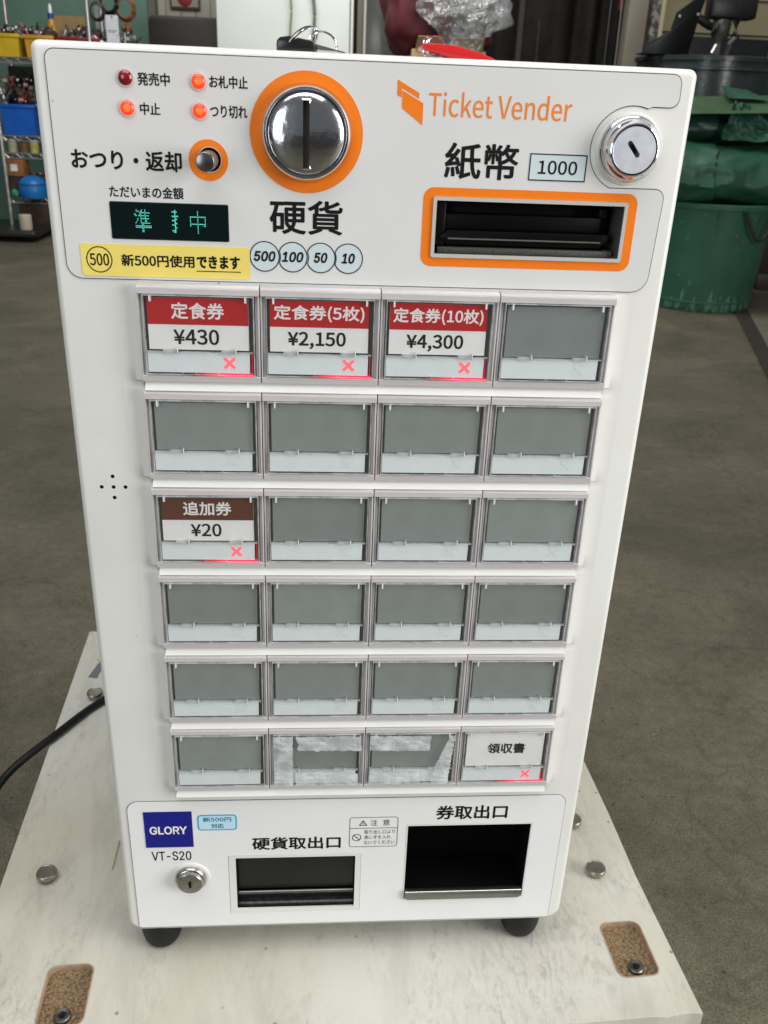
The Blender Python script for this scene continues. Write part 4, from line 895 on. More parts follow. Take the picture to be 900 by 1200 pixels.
MB().lathe([(0.045, 0.0), (0.046, 0.06), (0.040, 0.11), (0.018, 0.21)], (-1.865, 7.02, 1.30), 'z', 20).obj('bottle_body', mat('ochre_bottle', (0.55, 0.28, 0.03), 0.35, vary=0.1, vscale=20), gb_)
MB().lathe([(0.021, 0.0), (0.021, 0.035)], (-1.865, 7.02, 1.512), 'z', 16).obj('collar', mat('blue_collar', (0.02, 0.06, 0.30), 0.4), gb_)
MB().lathe([(0.013, 0.0), (0.011, 0.045), (0.004, 0.06)], (-1.865, 7.02, 1.548), 'z', 16).obj('nozzle', M['white'], gb_)
# clutter on the shelves: each a real small thing
def clutter(label, cat, name, x, y, z, kind, s, m, seed):
    r_ = random.Random(seed); mb = MB()
    if kind == 'tools':
        for k in range(r_.randint(4, 6)):
            a = r_.uniform(-0.9, 0.9); l = s*r_.uniform(0.6, 1.0); x1 = x + r_.uniform(-0.3, 0.3)*s
            p0 = Vector((x1, y+r_.uniform(-0.06, 0.06), z)); p1 = p0 + Vector((math.sin(a)*l, r_.uniform(-0.03, 0.03), math.cos(a)*l*0.8))
            mb.tube([p0, p0.lerp(p1, 0.5), p1], [s*0.10, s*0.085, s*0.05], 8)
    elif kind == 'lump':
        bm = bmesh.new(); bmesh.ops.create_icosphere(bm, subdivisions=3, radius=s/2)
        for v in bm.verts: v.co *= 1 + 0.45*noise.noise(v.co*9/s*0.3 + Vector((seed, 0, 0)))
        mb.v = [v.co + Vector((x, y, z + s*0.42)) for v in bm.verts]; mb.f = [tuple(v.index for v in f.verts) for f in bm.faces]; bm.free()
    elif kind == 'coil':
        for k in range(4):
            rr = s*(0.42 + 0.04*k); P = [(x + rr*math.cos(2*math.pi*i/22), y + 0.012*k + 0.004*math.sin(i*2.3), z + rr*1.15*math.sin(2*math.pi*i/22)) for i in range(22)]
            mb.tube(P, s*0.055, 6, closed=True)
    o = mb.obj(name, m, None); tag(o, label, cat, {'hand_tools': 'hand tools on the wire rack', 'hanging_coil': 'coils hanging at the rack end'}.get(name)); return o
dk = mat('black_tool', (0.012, 0.012, 0.012), 0.35, vary=0.5, vscale=40); dkb = mat('dark_brown_tool', (0.05, 0.028, 0.018), 0.45, vary=0.4, vscale=30)
stl = mat('tool_steel', (0.35, 0.35, 0.34), 0.3, 0.9, vary=0.3, vscale=50); redm = mat('tool_red', (0.30, 0.02, 0.02), 0.35); brn = mat('tan_strap', (0.22, 0.08, 0.03), 0.6, vary=0.3, vscale=40)
clutter('black handled tools sticking out of the yellow bin', 'tools', 'hand_tools', -2.16, 7.05, 1.36, 'tools', 0.13, dk, 1)
clutter('dark bundle of tools above the gap between yellow and amber bins', 'tools', 'hand_tools', -2.05, 7.10, 1.36, 'tools', 0.15, dk, 2)
clutter('steel tools lying in the amber bin', 'tools', 'hand_tools', -1.97, 7.0, 1.37, 'tools', 0.09, stl, 3)
clutter('dark brown lump of fittings at the right of the amber bin', 'fittings', 'pipe_fittings', -1.88, 6.98, 1.36, 'lump', 0.10, dkb, 4)
clutter('small red grip tool in the amber bin', 'tools', 'hand_tools', -1.935, 6.96, 1.38, 'tools', 0.05, redm, 5)
clutter('steel tools standing in the dark red bin, left part', 'tools', 'hand_tools', -1.78, 7.02, 1.36, 'tools', 0.12, stl, 6)
clutter('black tool handles standing in the dark red bin, middle', 'tools', 'hand_tools', -1.70, 7.05, 1.35, 'tools', 0.13, dk, 7)
clutter('brown lump of rag in the dark red bin by the post', 'rag', 'rag', -1.62, 7.05, 1.36, 'lump', 0.12, dkb, 8)
for i, (x, z, s, m_, lb) in enumerate(((-1.52, 1.57, 0.10, dkb, 'brown coiled strap hanging right beside the chrome post'), (-1.44, 1.63, 0.12, dk, 'black cable coil hanging above the white card'), (-1.33, 1.60, 0.13, brn, 'tan and brown coil hanging at the rack end'))):
    clutter(lb, 'coil', 'hanging_coil', x, 6.95+0.03*i, z, 'coil', s, m_, 11+i)
clutter('bundle of black pliers hanging beside the white card', 'pliers', 'hand_tools', -1.31, 7.0, 1.36, 'tools', 0.13, dk, 21)
clutter('orange brown leather pouch hanging at the rack end', 'pouch', 'tool_pouch', -1.33, 7.02, 1.44, 'lump', 0.07, brn, 22)
clutter('steel clamps hanging between the post and the white card', 'clamps', 'hand_tools', -1.50, 7.0, 1.36, 'tools', 0.12, stl, 23)
clutter('steel hooks hanging right of the white card', 'hooks', 'hand_tools', -1.34, 6.96, 1.36, 'tools', 0.10, stl, 24)
hc = thing('hanging_card', 'white hanging tag card with a hole at the rack end', 'tag', (-1.405, 6.90, 1.37))
MB().prism(rrect(-1.452, -1.362, 1.365, 1.545, 0.006, 3), 6.898, 6.9005).obj('card', mat('card_white', (0.62, 0.64, 0.68), 0.5, vary=0.08, vscale=30), hc)
MB().lathe([(0.006, 0), (0.006, -0.001)], (-1.405, 6.8975, 1.532), 'y', 12).obj('card_hole', K, hc)
MB().box(-1.44, -1.375, 6.8970, 6.8978, 1.445, 1.449).box(-1.44, -1.385, 6.8970, 6.8978, 1.435, 1.438).obj('card_print', M['gap'], hc, smooth=False)
tb = MB().box(-1.95, -1.70, 7.36, 7.38, 1.25, 1.56); tag(tb.obj('cardboard_sheet', mat('tan_cardboard', (0.34, 0.22, 0.10), 0.7, vary=0.1, vscale=12)), 'tan cardboard sheet standing behind the bins', 'cardboard')
wt = MB().box(-1.70, -1.61, 7.70, 7.715, 1.50, 1.66); tag(wt.obj('wall_notice', mat('notice_grey', (0.28, 0.30, 0.30), 0.5, vary=0.2, vscale=30)), 'small grey notice on the teal wall beside the post', 'notice')
# loose parts nobody could count, heaped in and above the bins
def heap(name, label, box_, mats, n, seed):
    r_ = random.Random(seed); mb = MB(); mi = []
    for k in range(n):
        mi += [k % len(mats)]*(len(mb.f) - len(mi)) if k == 0 else [(k-1) % len(mats)]*(len(mb.f) - len(mi)); x = r_.uniform(box_[0], box_[1]); y = r_.uniform(box_[2], box_[3]); z = r_.uniform(box_[4], box_[5]); s_ = r_.uniform(0.008, 0.026)
        if k % 3 == 0: mb.tube([(x, y, z), (x+r_.uniform(-0.05, 0.05), y, z+r_.uniform(0.0, 0.06))], s_*0.35, 6)
        elif k % 3 == 1: mb.lathe([(s_*0.5, 0), (s_*0.6, s_*0.3), (s_*0.6, s_*0.8), (s_*0.3, s_)], (x, y, z), 'z' if k % 2 else 'y', 8)
        else: mb.box(x-s_*0.7, x+s_*0.7, y-s_*0.4, y+s_*0.4, z-s_*0.4, z+s_*0.5)
    mi += [(n-1) % len(mats)]*(len(mb.f) - len(mi))
    o = mb.obj(name, mats[0], None, smooth=False); tag(o, label, 'small parts'); o['kind'] = 'stuff'
    for m in mats[1:]: o.data.materials.append(m)
    o.data.polygons.foreach_set('material_index', mi)
hm = [dk, stl, dkb, redm, mat('grey_plastic_parts', (0.16, 0.16, 0.15), 0.5), mat('pale_parts', (0.5, 0.48, 0.42), 0.5)]
heap('loose_parts', 'loose mixed bits heaped in the yellow and amber bins', (-2.23, -1.86, 6.96, 7.15, 1.37, 1.44), hm, 150, 71)
heap('loose_fittings', 'loose mixed bits heaped in the dark red bin and at the rack end', (-1.80, -1.30, 6.96, 7.15, 1.37, 1.44), hm, 150, 72)
heap('shelf_clutter', 'loose mixed bits piled on the shelf above the blue bin', (-2.29, -1.95, 6.96, 7.2, 0.93, 1.12), hm, 200, 73)
heap('lower_clutter', 'loose mixed bits lying on the lower rack shelves', (-2.28, -1.95, 7.05, 7.25, 0.30, 0.45), hm, 110, 74)
# middle shelf clutter above the blue bin
for i, (x, z, s, m_, kd, lb, ct_) in enumerate(((-2.20, 0.90, 0.16, dk, 'lump', 'black lump of hose in the blue bin, left', 'hose'), (-2.07, 0.92, 0.13, dkb, 'lump', 'brown lump of rope in the blue bin, right', 'rope'),
        (-2.16, 0.98, 0.20, dkb, 'tools', 'brown wooden handles leaning above the blue bin', 'tools'), (-2.24, 0.96, 0.18, stl, 'tools', 'steel rods leaning above the blue bin', 'tools'),
        (-2.10, 1.06, 0.11, dk, 'lump', 'black bag bulging under the upper shelf', 'bag'))):
    clutter(lb, ct_, {'lump': 'dark_bundle', 'tools': 'hand_tools'}[kd], x, 7.08, z, kd, s, m_, 31+i)
tag(MB().box(-2.30, -1.7, 7.30, 7.33, 0.94, 1.20).obj('dark_backboard', dk), 'dark board standing behind the blue bin', 'board')
jm = [mat('jar_cream', (0.50, 0.45, 0.30), 0.35), mat('jar_brown', (0.20, 0.11, 0.04), 0.35), mat('jar_yellow', (0.55, 0.48, 0.12), 0.35)]
jl = ['cream squat jar under the blue bin, leftmost', 'brown squat jar under the blue bin, second from left', 'yellow green squat jar under the blue bin, nearest the machine']
for i, (x, k) in enumerate(((-2.235, 0), (-2.15, 1), (-2.075, 2))):
    j = thing('jar', jl[i], 'jar', (x, 6.97, 0.604), 'squat jars under the blue bin')
    MB().lathe([(0.031, 0), (0.033, 0.01), (0.033, 0.062), (0.026, 0.07)], (x, 6.97, 0.604), 'z', 20).obj('jar_body', jm[k], j)
    MB().lathe([(0.028, 0), (0.028, 0.018)], (x, 6.97, 0.6745), 'z', 20).obj('lid', M['white'] if i != 1 else dkb, j)
ob = thing('cardboard_box', 'small orange brown carton on the lower rack shelf', 'box', (-2.21, 7.0, 0.45))
MB().box(-2.285, -2.165, 6.94, 7.10, 0.435, 0.555).obj('box_body', mat('orange_carton', (0.34, 0.14, 0.04), 0.7, vary=0.3, vscale=14), ob, bevel=0.003)
MB().box(-2.26, -2.21, 6.936, 6.9395, 0.47, 0.52).obj('box_label', M['card'], ob)
tag(MB().box(-2.31, -2.0, 6.95, 7.2, 0.29, 0.434).obj('brown_carton', dkb), 'dark brown carton below the small orange one', 'box')
bt_ = thing('blue_tub', 'bright blue rounded plastic tub on the lowest rack shelf', 'tub', (-2.11, 7.0, 0.285))
MB().lathe([(0.095, 0), (0.105, 0.03), (0.105, 0.09), (0.085, 0.13), (0.045, 0.155), (0.02, 0.16)], (-2.11, 6.93, 0.285), 'z', 28).obj('tub_body', mat('blue_tub_plastic', (0.01, 0.17, 0.50), 0.35), bt_)
MB().lathe([(0.107, 0), (0.109, 0.008), (0.107, 0.016)], (-2.11, 6.93, 0.375), 'z', 28).obj('tub_band', mat('blue_band', (0.008, 0.12, 0.38), 0.35), bt_)
clutter('small green ball beside the blue tub', 'ball', 'green_ball', -2.235, 6.9, 0.285, 'lump', 0.07, mat('green_rubber', (0.03, 0.22, 0.12), 0.4), 41)
tag(MB().box(-2.25, -1.95, 6.98, 7.3, 0.075, 0.235).obj('wooden_crate', mat('dark_crate_wood', (0.06, 0.035, 0.02), 0.6, vary=0.4, vscale=10), bevel=0.006), 'dark brown wooden crate under the rack', 'crate')
trl = thing('platform_trolley', 'flat dark trolley on the floor under the rack', 'trolley', (-2.2, 6.75, 0))
MB().prismz(rrect(-2.75, -2.0, 6.52, 7.2, 0.04, 4), 0.04, 0.085).obj('platform', mat('dark_trolley', (0.02, 0.019, 0.018), 0.3), trl, bevel=0.01)
for x in (-2.65, -2.08):
    for y in (6.6, 7.1): MB().lathe([(0.02, -0.012), (0.02, 0.012)], (x, y, 0.02), 'x', 16).obj('wheel', M['rubber'], trl)
tag(MB().lathe([(0.043, 0), (0.045, 0.006), (0.045, 0.10), (0.040, 0.106), (0.012, 0.106), (0.012, 0.09)], (-2.10, 6.62, 0.0855), 'z', 24).obj('paper_roll', mat('cream_roll', (0.55, 0.50, 0.38), 0.6)), 'cream paper roll standing on the dark trolley', 'roll')

# ---------------------------------------------------------------- walls
tm = mat('teal_painted_wall', (0.115, 0.215, 0.165), 0.6, vary=0.12, vscale=3, bump=0.1, bscale=60)
tag(MB().box(-6.0, -1.30, 7.8, 7.95, 0, 3.2).obj('teal_wall', tm), 'teal green painted wall behind the wire rack', 'wall')
cw = thing('cream_wall', 'cream panelled wall between the teal wall and the white refrigerator', 'wall', (-0.5, 7.9, 0))
cmw = mat('cream_panel', (0.40, 0.375, 0.31), 0.6, vary=0.06, vscale=4)
for i in range(10): MB().box(-1.29+0.12*i, -1.29+0.12*(i+1)-0.004, 7.90, 7.95, 0, 3.2).obj('panel', cmw, cw, bevel=0.002)
MB().box(-1.3, 0.0, 7.96, 8.0, 0, 3.2).obj('backing', M['gap'], cw)
MB().box(-1.295, -1.235, 7.78, 7.899, 0, 3.2).obj('corner_shadow', mat('corner_shade', (0.13, 0.12, 0.10), 0.6), cw)  # no real trim: a dark strip standing for the shadow in the corner
pf = thing('framed_picture', 'framed picture with a red motif high on the cream wall', 'picture', (-1.01, 7.88, 1.70))
MB().box(-1.13, -0.89, 7.865, 7.895, 1.685, 1.95).obj('frame', mat('brown_frame', (0.10, 0.07, 0.045), 0.5), pf, bevel=0.004)
MB().box(-1.115, -0.905, 7.860, 7.864, 1.70, 1.935).obj('mount', mat('mount_paper', (0.32, 0.29, 0.24), 0.6), pf)
MB().lathe([(0.0001, 0), (0.06, 0), (0.055, -0.003), (0.0001, -0.003)], (-1.01, 7.858, 1.76), 'y', 20).obj('motif', mat('red_motif', (0.28, 0.02, 0.03), 0.5), pf)
dbc = thing('brown_cabinet', 'dark brown round cornered cabinet in front of the cream wall', 'cabinet', (-0.9, 7.4, 0))
MB().prism(rrect(-1.22, -0.55, 0.0, 1.59, (0.005, 0.005, 0.03, 0.05), 5), 7.3, 7.7).obj('cabinet_shell', mat('dark_brown_vinyl', (0.022, 0.018, 0.012), 0.45, vary=0.2, vscale=8), dbc, bevel=0.015)

# white refrigerator with a hanging rope
fr = thing('refrigerator', 'tall smooth white refrigerator standing behind the machine', 'refrigerator', (-0.16, 6.8, 0))
wfm = mat('white_enamel', (0.68, 0.73, 0.69), 0.35, vary=0.03, vscale=3)
MB().prism(rrect(-0.625, 0.292, 0.03, 2.1, 0.006, 3), 6.53, 7.1).obj('fridge_body', wfm, fr, bevel=0.004)
MB().prism(rrect(-0.62, 0.287, 0.05, 2.08, 0.01, 3), 6.50, 6.526).obj('fridge_door', wfm, fr, bevel=0.006)
MB().box(0.294, 0.312, 6.495, 7.1, 0.03, 2.1).obj('edge_trim', mat('bright_trim', (0.75, 0.74, 0.70), 0.3), fr, bevel=0.002)
MB().tube([(-0.5, 6.49, 1.0), (-0.5, 6.46, 1.02), (-0.5, 6.46, 1.3), (-0.5, 6.49, 1.32)], 0.008, 8).obj('handle', zinc, fr)
tag(MB().tube(spline([(-0.118, 6.46, 2.1), (-0.124, 6.46, 1.8), (-0.112, 6.46, 1.6), (-0.12, 6.46, 1.45), (-0.115, 6.46, 1.25), (-0.12, 6.46, 1.1)], 8), 0.008, 8).obj('rope', mat('olive_cord', (0.24, 0.27, 0.12), 0.6)), 'thin olive green cord hanging down the refrigerator front', 'cord')
tag(MB().tube(spline([(0.03, 6.47, 2.1), (0.02, 6.47, 1.8), (0.045, 6.47, 1.6), (0.04, 6.47, 1.4), (0.05, 6.47, 1.1)], 8), 0.011, 8).obj('rope', mat('cord_shadow', (0.17, 0.18, 0.15), 0.6)), 'grey strand standing for the shadow of the olive cord on the refrigerator front', 'cord')  # no second cord: the shadow of the olive cord built as a grey strand
pl_ = thing('beige_pillar', 'narrow beige grey pillar between the refrigerator and the glass door', 'pillar', (0.35, 6.8, 0))
MB().box(0.342, 0.385, 6.6, 6.9, 0, 2.8).obj('pillar_core', mat('beige_pillar_paint', (0.20, 0.18, 0.145), 0.5), pl_, bevel=0.003)
MB().box(0.387, 0.403, 6.56, 6.9, 0, 2.8).obj('edge_strip', mat('edge_white', (0.72, 0.71, 0.66), 0.35), pl_, bevel=0.002)
gd = thing('glass_fronted_locker', 'dark grey glossy locker door with stickers on its right edge', 'locker', (0.54, 6.6, 0))
MB().box(0.405, 0.665, 6.50, 6.9, 0.0, 2.1).obj('locker_body', mat('dark_grey_gloss', (0.085, 0.088, 0.085), 0.16, vary=0.2, vscale=5), gd, bevel=0.004)
MB().box(0.642, 0.664, 6.490, 6.4985, 1.40, 2.05).obj('teal_strip', mat('teal_strip', (0.04, 0.14, 0.17), 0.4, vary=0.3, vscale=20), gd)
MB().box(0.585, 0.615, 6.490, 6.4985, 1.575, 1.625).obj('sticker', M['card'], gd); MB().box(0.626, 0.660, 6.484, 6.4895, 1.425, 1.51).obj('sticker', mat('mint_sticker', (0.42, 0.60, 0.52), 0.4), gd)

# carton with a red cloth and a clear bag, on a small stand
sd = thing('steel_stand', 'dark steel stand under the carton, hidden by the machine', 'stand', (0.9, 5.95, 0))
sd['label'] = 'dark steel stand carrying the tan carton'
MB().box(0.60, 1.20, 5.75, 6.2, 0.98, 1.00).obj('stand_top', dk, sd)
for x in (0.62, 1.18):
    for y in (5.77, 6.18): MB().box(x-0.012, x+0.012, y-0.012, y+0.012, 0, 0.979).obj('leg', dk, sd)
cbm = mat('tan_carton', (0.44, 0.30, 0.16), 0.7, vary=0.1, vscale=9)
cb = thing('carton', 'open tan cardboard carton with a bag and red cloth on it', 'box', (0.9, 5.95, 1.001))
MB().box(0.66, 1.13, 5.79, 6.12, 1.001, 1.36).obj('carton_body', cbm, cb, bevel=0.004)
for (a, b) in ((0.68, 0.86), (0.90, 1.11)):
    MB().add([(a, 5.785, 1.355), (b, 5.785, 1.355), (b-0.01, 5.72, 1.425), (a+0.01, 5.72, 1.425), (a, 5.789, 1.355), (b, 5.789, 1.355), (b-0.01, 5.724, 1.428), (a+0.01, 5.724, 1.428)], [(0,1,2,3), (7,6,5,4), (0,3,7,4), (1,5,6,2), (3,2,6,7)]).obj('flap', cbm, cb)
def crumple(name, c, rad, m, seed, amp=0.35, f=2.2, sub=5, ridge=True):
    bm = bmesh.new(); bmesh.ops.create_icosphere(bm, subdivisions=sub, radius=1)
    mb = MB()
    for v in bm.verts:
        p = v.co.copy(); h = noise.noise(p*f + Vector((seed, 0, 0)))
        k = 1 + amp*h - amp*0.8*abs(noise.noise(p*f*1.3 + Vector((0, seed, 0)))) - (amp*0.22*abs(noise.noise(p*f*3.1 + Vector((0, 0, seed)))) if ridge else 0)
        mb.v.append(Vector((c[0] + p.x*k*rad[0], c[1] + p.y*k*rad[1], c[2] + p.z*k*rad[2])))
    mb.f = [tuple(v.index for v in f_.verts) for f_ in bm.faces]; bm.free(); return mb
tag(crumple('c', (0.69, 5.92, 1.56), (0.24, 0.17, 0.24), None, 3, 0.3, 1.3, ridge=False).obj('red_cloth', mat('dark_red_cloth', (0.075, 0.006, 0.012), 0.8, vary=0.3, vscale=12)), 'dark red cloth heaped on the carton, left of the bag', 'cloth')
tag(crumple('c', (1.10, 6.0, 1.44), (0.09, 0.12, 0.10), None, 8, 0.3, sub=4).obj('red_cloth', mat('dark_red_cloth_b', (0.075, 0.006, 0.012), 0.8)), 'small dark red cloth end showing under the right of the clear bag', 'cloth')
tag(crumple('c', (0.99, 5.78, 1.61), (0.26, 0.17, 0.26), None, 5, 0.5, 1.7).obj('plastic_bag', M['bag']), 'crumpled clear plastic bag on the tan carton', 'bag')

# dark curtain, boards and poles behind
cu = MB(); nx = 220
for i in range(nx+1):
    x = 0.55 + 2.35*i/nx; d = 0.07*math.sin(x*21 + 2.2*math.sin(x*5)) + 0.03*noise.noise(Vector((x*9, 0, 0)))
    cu.v += [Vector((x, 8.0 + d, 0.02)), Vector((x, 8.0 + d, 1.2)), Vector((x+0.02*noise.noise(Vector((x*4, 1, 0))), 8.0 + d*0.8, 2.9))]
for i in range(nx):
    for j in range(2): cu.f.append((3*i+j, 3*i+3+j, 3*i+4+j, 3*i+1+j))
tag(cu.obj('curtain', mat('dark_curtain_cloth', (0.015, 0.013, 0.011), 0.85, vary=0.5, vscale=7)), 'dark heavy folded curtain behind the plastic bag', 'curtain')
tag(MB().box(-0.2, 8, 8.3, 8.45, 0, 3.4).obj('dark_back_wall', mat('dark_wall', (0.02, 0.018, 0.014), 0.8)), 'dark back wall behind the curtain and the siding', 'wall')
for i, (x, h, m_, lb) in enumerate(((1.90, 1.72, dkb, 'thin brown stick leaning on the curtain, left'), (2.48, 2.4, dk, 'slim black pole leaning on the curtain'), (2.57, 2.5, mat('grey_pole', (0.25, 0.24, 0.22), 0.4), 'grey pole with a red tip beside the beige post'))):
    p = thing('pole', lb, 'pole', (x, 7.7, 0), 'poles leaning on the curtain'); MB().tube([(x-0.05, 7.55, 0), (x, 7.82, h)], 0.011 if i != 2 else 0.008, 8).obj('shaft', m_, p)
    if i == 2: MB().tube([(x-0.006, 7.79, 1.82), (x+0.008, 7.86, 2.1)], 0.02, 10).obj('red_tip', redm, p)
tag(MB().box(1.66, 1.70, 7.5, 7.56, 0, 1.86).obj('timber_strip', mat('dim_timber', (0.045, 0.036, 0.024), 0.7)), 'dim timber strip standing in front of the curtain', 'timber')
tag(MB().prism([(2.285, 0), (2.425, 0), (2.36, 2.9), (2.215, 2.9)][::1], 6.45, 6.55).obj('beige_post', mat('beige_post_paint', (0.21, 0.19, 0.15), 0.5, vary=0.08, vscale=5), bevel=0.004) if False else MB().box(2.22, 2.355, 6.45, 6.58, 0, 2.9).obj('beige_post', mat('beige_post_paint', (0.215, 0.19, 0.15), 0.5, vary=0.08, vscale=5), bevel=0.004), 'smooth beige square post left of the siding', 'post')
rf = thing('rusty_door_frame', 'scraped grey steel door frame right beside the beige post', 'door frame', (2.42, 6.5, 0))
MB().box(2.357, 2.392, 6.50, 6.60, 0, 2.9).obj('dark_channel', dkb, rf)
MB().box(2.394, 2.452, 6.47, 6.60, 0, 2.9).obj('steel_jamb', mat('scraped_grey_steel', (0.05, 0.05, 0.045), 0.5, col2=(0.24, 0.23, 0.20), vscale=16, thr=(0.48, 0.56)), rf, bevel=0.004)
MB().box(2.454, 2.478, 6.45, 6.60, 0, 2.9).obj('edge_bead', mat('yellowed_bead', (0.42, 0.38, 0.24), 0.5), rf, bevel=0.003)
sw = thing('siding_wall', 'pale yellow horizontal board siding behind the black bracket', 'wall', (4.2, 7.25, 0))
sm_ = mat('pale_siding', (0.36, 0.315, 0.19), 0.6, vary=0.08, vscale=3)
for i in range(13): MB().add([(2.55, 7.235, 0.0+0.235*i), (6.5, 7.235, 0.235*i), (6.5, 7.26, 0.235*i+0.229), (2.55, 7.26, 0.235*i+0.229), (2.55, 7.30, 0.235*i), (6.5, 7.30, 0.235*i), (6.5, 7.30, 0.235*i+0.229), (2.55, 7.30, 0.235*i+0.229)],
        [(0,1,2,3), (4,7,6,5), (0,4,5,1), (3,2,6,7), (0,3,7,4), (1,5,6,2)]).obj('siding_board', sm_, sw, smooth=False)
MB().box(2.55, 6.5, 7.305, 7.34, 0, 3.05).obj('sheathing', M['gap'], sw)

# ---------------------------------------------------------------- right: dark tub, bracket, drill head, tarps, green bin
def pail(r0, r1, h, c, t=0.006, band=None, seg=64):
    P = [(0.0001, 0.0), (r0-0.01, 0.0), (r0, 0.012), (r0+(r1-r0)*0.07, h*0.06)]
    P += [(r0+(r1-r0)*k, h*k) for k in (0.12, 0.3, 0.5, 0.7, 0.9)]
    P += [(r1, h-0.03), (r1+0.014, h-0.028), (r1+0.016, h-0.004), (r1+0.010, h), (r1-t, h), (r1-t-0.004, h-0.02), (r0-t+0.005, 0.02), (0.0001, 0.018)]
    return MB().lathe(P, c, 'z', seg, cap=False)
dtm = mat('dark_grey_tub_plastic', (0.035, 0.045, 0.045), 0.22, vary=0.35, vscale=6, bump=0.1, bscale=30)
dt = thing('dark_tub', 'large dark grey round tub with a scratched glossy side behind the tarps', 'tub', (2.66, 5.95, 0))
pail(0.42, 0.475, 1.385, (2.66, 5.95, 0)).obj('tub_body', dtm, dt)
MB().lathe([(0.478, 0.0), (0.486, 0.006), (0.486, 0.016), (0.478, 0.022)], (2.66, 5.95, 1.30), 'z', 64, cap=False).obj('tub_rib', dtm, dt)
MB().lathe([(0.0001, 0.0), (0.466, 0.0), (0.466, 0.012), (0.0001, 0.014)], (2.66, 5.95, 1.37), 'z', 48, cap=False).obj('tub_lid', dk, dt)
bk = thing('steel_bracket', 'black folded sheet steel bracket standing on the dark tub', 'bracket', (2.33, 5.7, 1.386))
MB().prism([(2.10, 1.386), (2.115, 1.44), (2.26, 1.515), (2.285, 1.62), (2.42, 1.72), (2.455, 1.70), (2.44, 1.64), (2.395, 1.386)], 5.68, 5.69).obj('plate', mat('black_sheet_steel', (0.006, 0.006, 0.007), 0.3, 0.3), bk, bevel=0.002)
MB().box(2.12, 2.40, 5.69, 5.85, 1.386, 1.394).obj('flange', dk, bk)
for (x, z) in ((2.305, 1.60), (2.42, 1.615)): MB().lathe([(0.0001, -0.003), (0.008, -0.003), (0.009, 0)], (x, 5.6795, z), 'y', 14, cap=False).obj('rivet', zinc, bk)
dh = thing('bench_tool', 'grey metal hand tool with a black grip standing on the dark tub', 'power tool', (2.62, 5.75, 1.386))
gm = mat('cast_grey_metal', (0.075, 0.075, 0.07), 0.4, 0.5, vary=0.4, vscale=14, bump=0.5, bscale=30)
MB().lathe([(0.030, 0.0), (0.038, 0.02), (0.030, 0.05), (0.036, 0.09), (0.055, 0.12), (0.060, 0.19), (0.052, 0.21)], (2.605, 5.74, 1.388), 'z', 20).obj('tool_column', gm, dh)
MB().box(2.505, 2.80, 5.68, 5.82, 1.60, 1.76).obj('tool_head', dk, dh, bevel=0.02)
MB().tube([(2.445, 5.72, 1.598), (2.49, 5.72, 1.575), (2.53, 5.73, 1.555), (2.58, 5.74, 1.545)], [0.024, 0.027, 0.022, 0.014], 14).obj('grip', dk, dh)
MB().tube([(2.54, 5.70, 1.555), (2.556, 5.70, 1.553)], 0.030, 14).obj('grip_collar', gm, dh)
MB().tube([(2.68, 5.70, 1.60), (2.69, 5.70, 1.50), (2.665, 5.70, 1.46), (2.67, 5.72, 1.40)], [0.03, 0.028, 0.02, 0.024], 12).obj('side_arm', gm, dh)
MB().tube([(2.56, 5.66, 1.45), (2.53, 5.64, 1.40)], 0.010, 8).obj('lever', zinc, dh)
MB().box(2.57, 2.64, 5.60, 5.62, 1.387, 1.56).obj('back_plate', dk, dh) if False else None
tag(MB().box(2.60, 3.3, 6.5, 6.7, 0, 1.56).obj('black_cabinet', dk, bevel=0.01), 'black cabinet standing behind the dark tub', 'cabinet')

tarpm = mat('green_tarp', (0.020, 0.088, 0.052), 0.48, vary=0.25, vscale=6, bump=0.15, bscale=14)
tarpo = mat('olive_tarp', (0.045, 0.10, 0.045), 0.55, vary=0.25, vscale=6, bump=0.12, bscale=14)
def tarp_roll(x0, x1, cy, cz, ry, rz, m, seed, label, name='tarp', tw=0.0, fold=0.02):
    mb = MB(); nu, nv = 120, 72
    for i in range(nu+1):
        u = i/nu; x = x0 + (x1-x0)*u; e = math.sqrt(max(0.0, 1-(abs(2*u-1))**9))
        for j in range(nv):
            a = 2*math.pi*j/nv + tw*u
            q = Vector((x*2.6, math.cos(a)*1.3, math.sin(a)*1.3)) + Vector((seed, 0, 0))
            k = 1 + 0.14*noise.noise(q*0.8) - 0.16*abs(noise.noise(q*1.3)) - 0.07*abs(noise.noise(q*2.6)) - 0.02*abs(noise.noise(q*5.5))
            # a lapped fold: sharp step spiralling round the roll
            ph = (a/(2*math.pi) + 0.35*u + 0.07*noise.noise(Vector((x*2, seed, 0)))) % 1.0
            k += fold*3.2*ph*(1 if True else 0)
            st2 = ((u*3.1 + 0.10*math.sin(a*2+seed)) % 1.0); k += 0.085*st2
            mb.v.append(Vector((x + 0.02*noise.noise(q*2), cy + ry*k*e*math.cos(a), cz + rz*k*e*math.sin(a))))
    for i in range(nu):
        for j in range(nv): mb.f.append((i*nv+j, i*nv+(j+1) % nv, (i+1)*nv+(j+1) % nv, (i+1)*nv+j))
    mb.f.append(tuple(range(nv))); mb.f.append(tuple(nu*nv+j for j in range(nv)))
    return tag(mb.obj(name, m, None), label, 'tarp', 'green tarps piled on the tub')
tarp_roll(1.88, 3.05, 4.83, 0.735, 0.28, 0.165, tarpm, 2, 'thick roll of dark green tarp lying on the green bin')
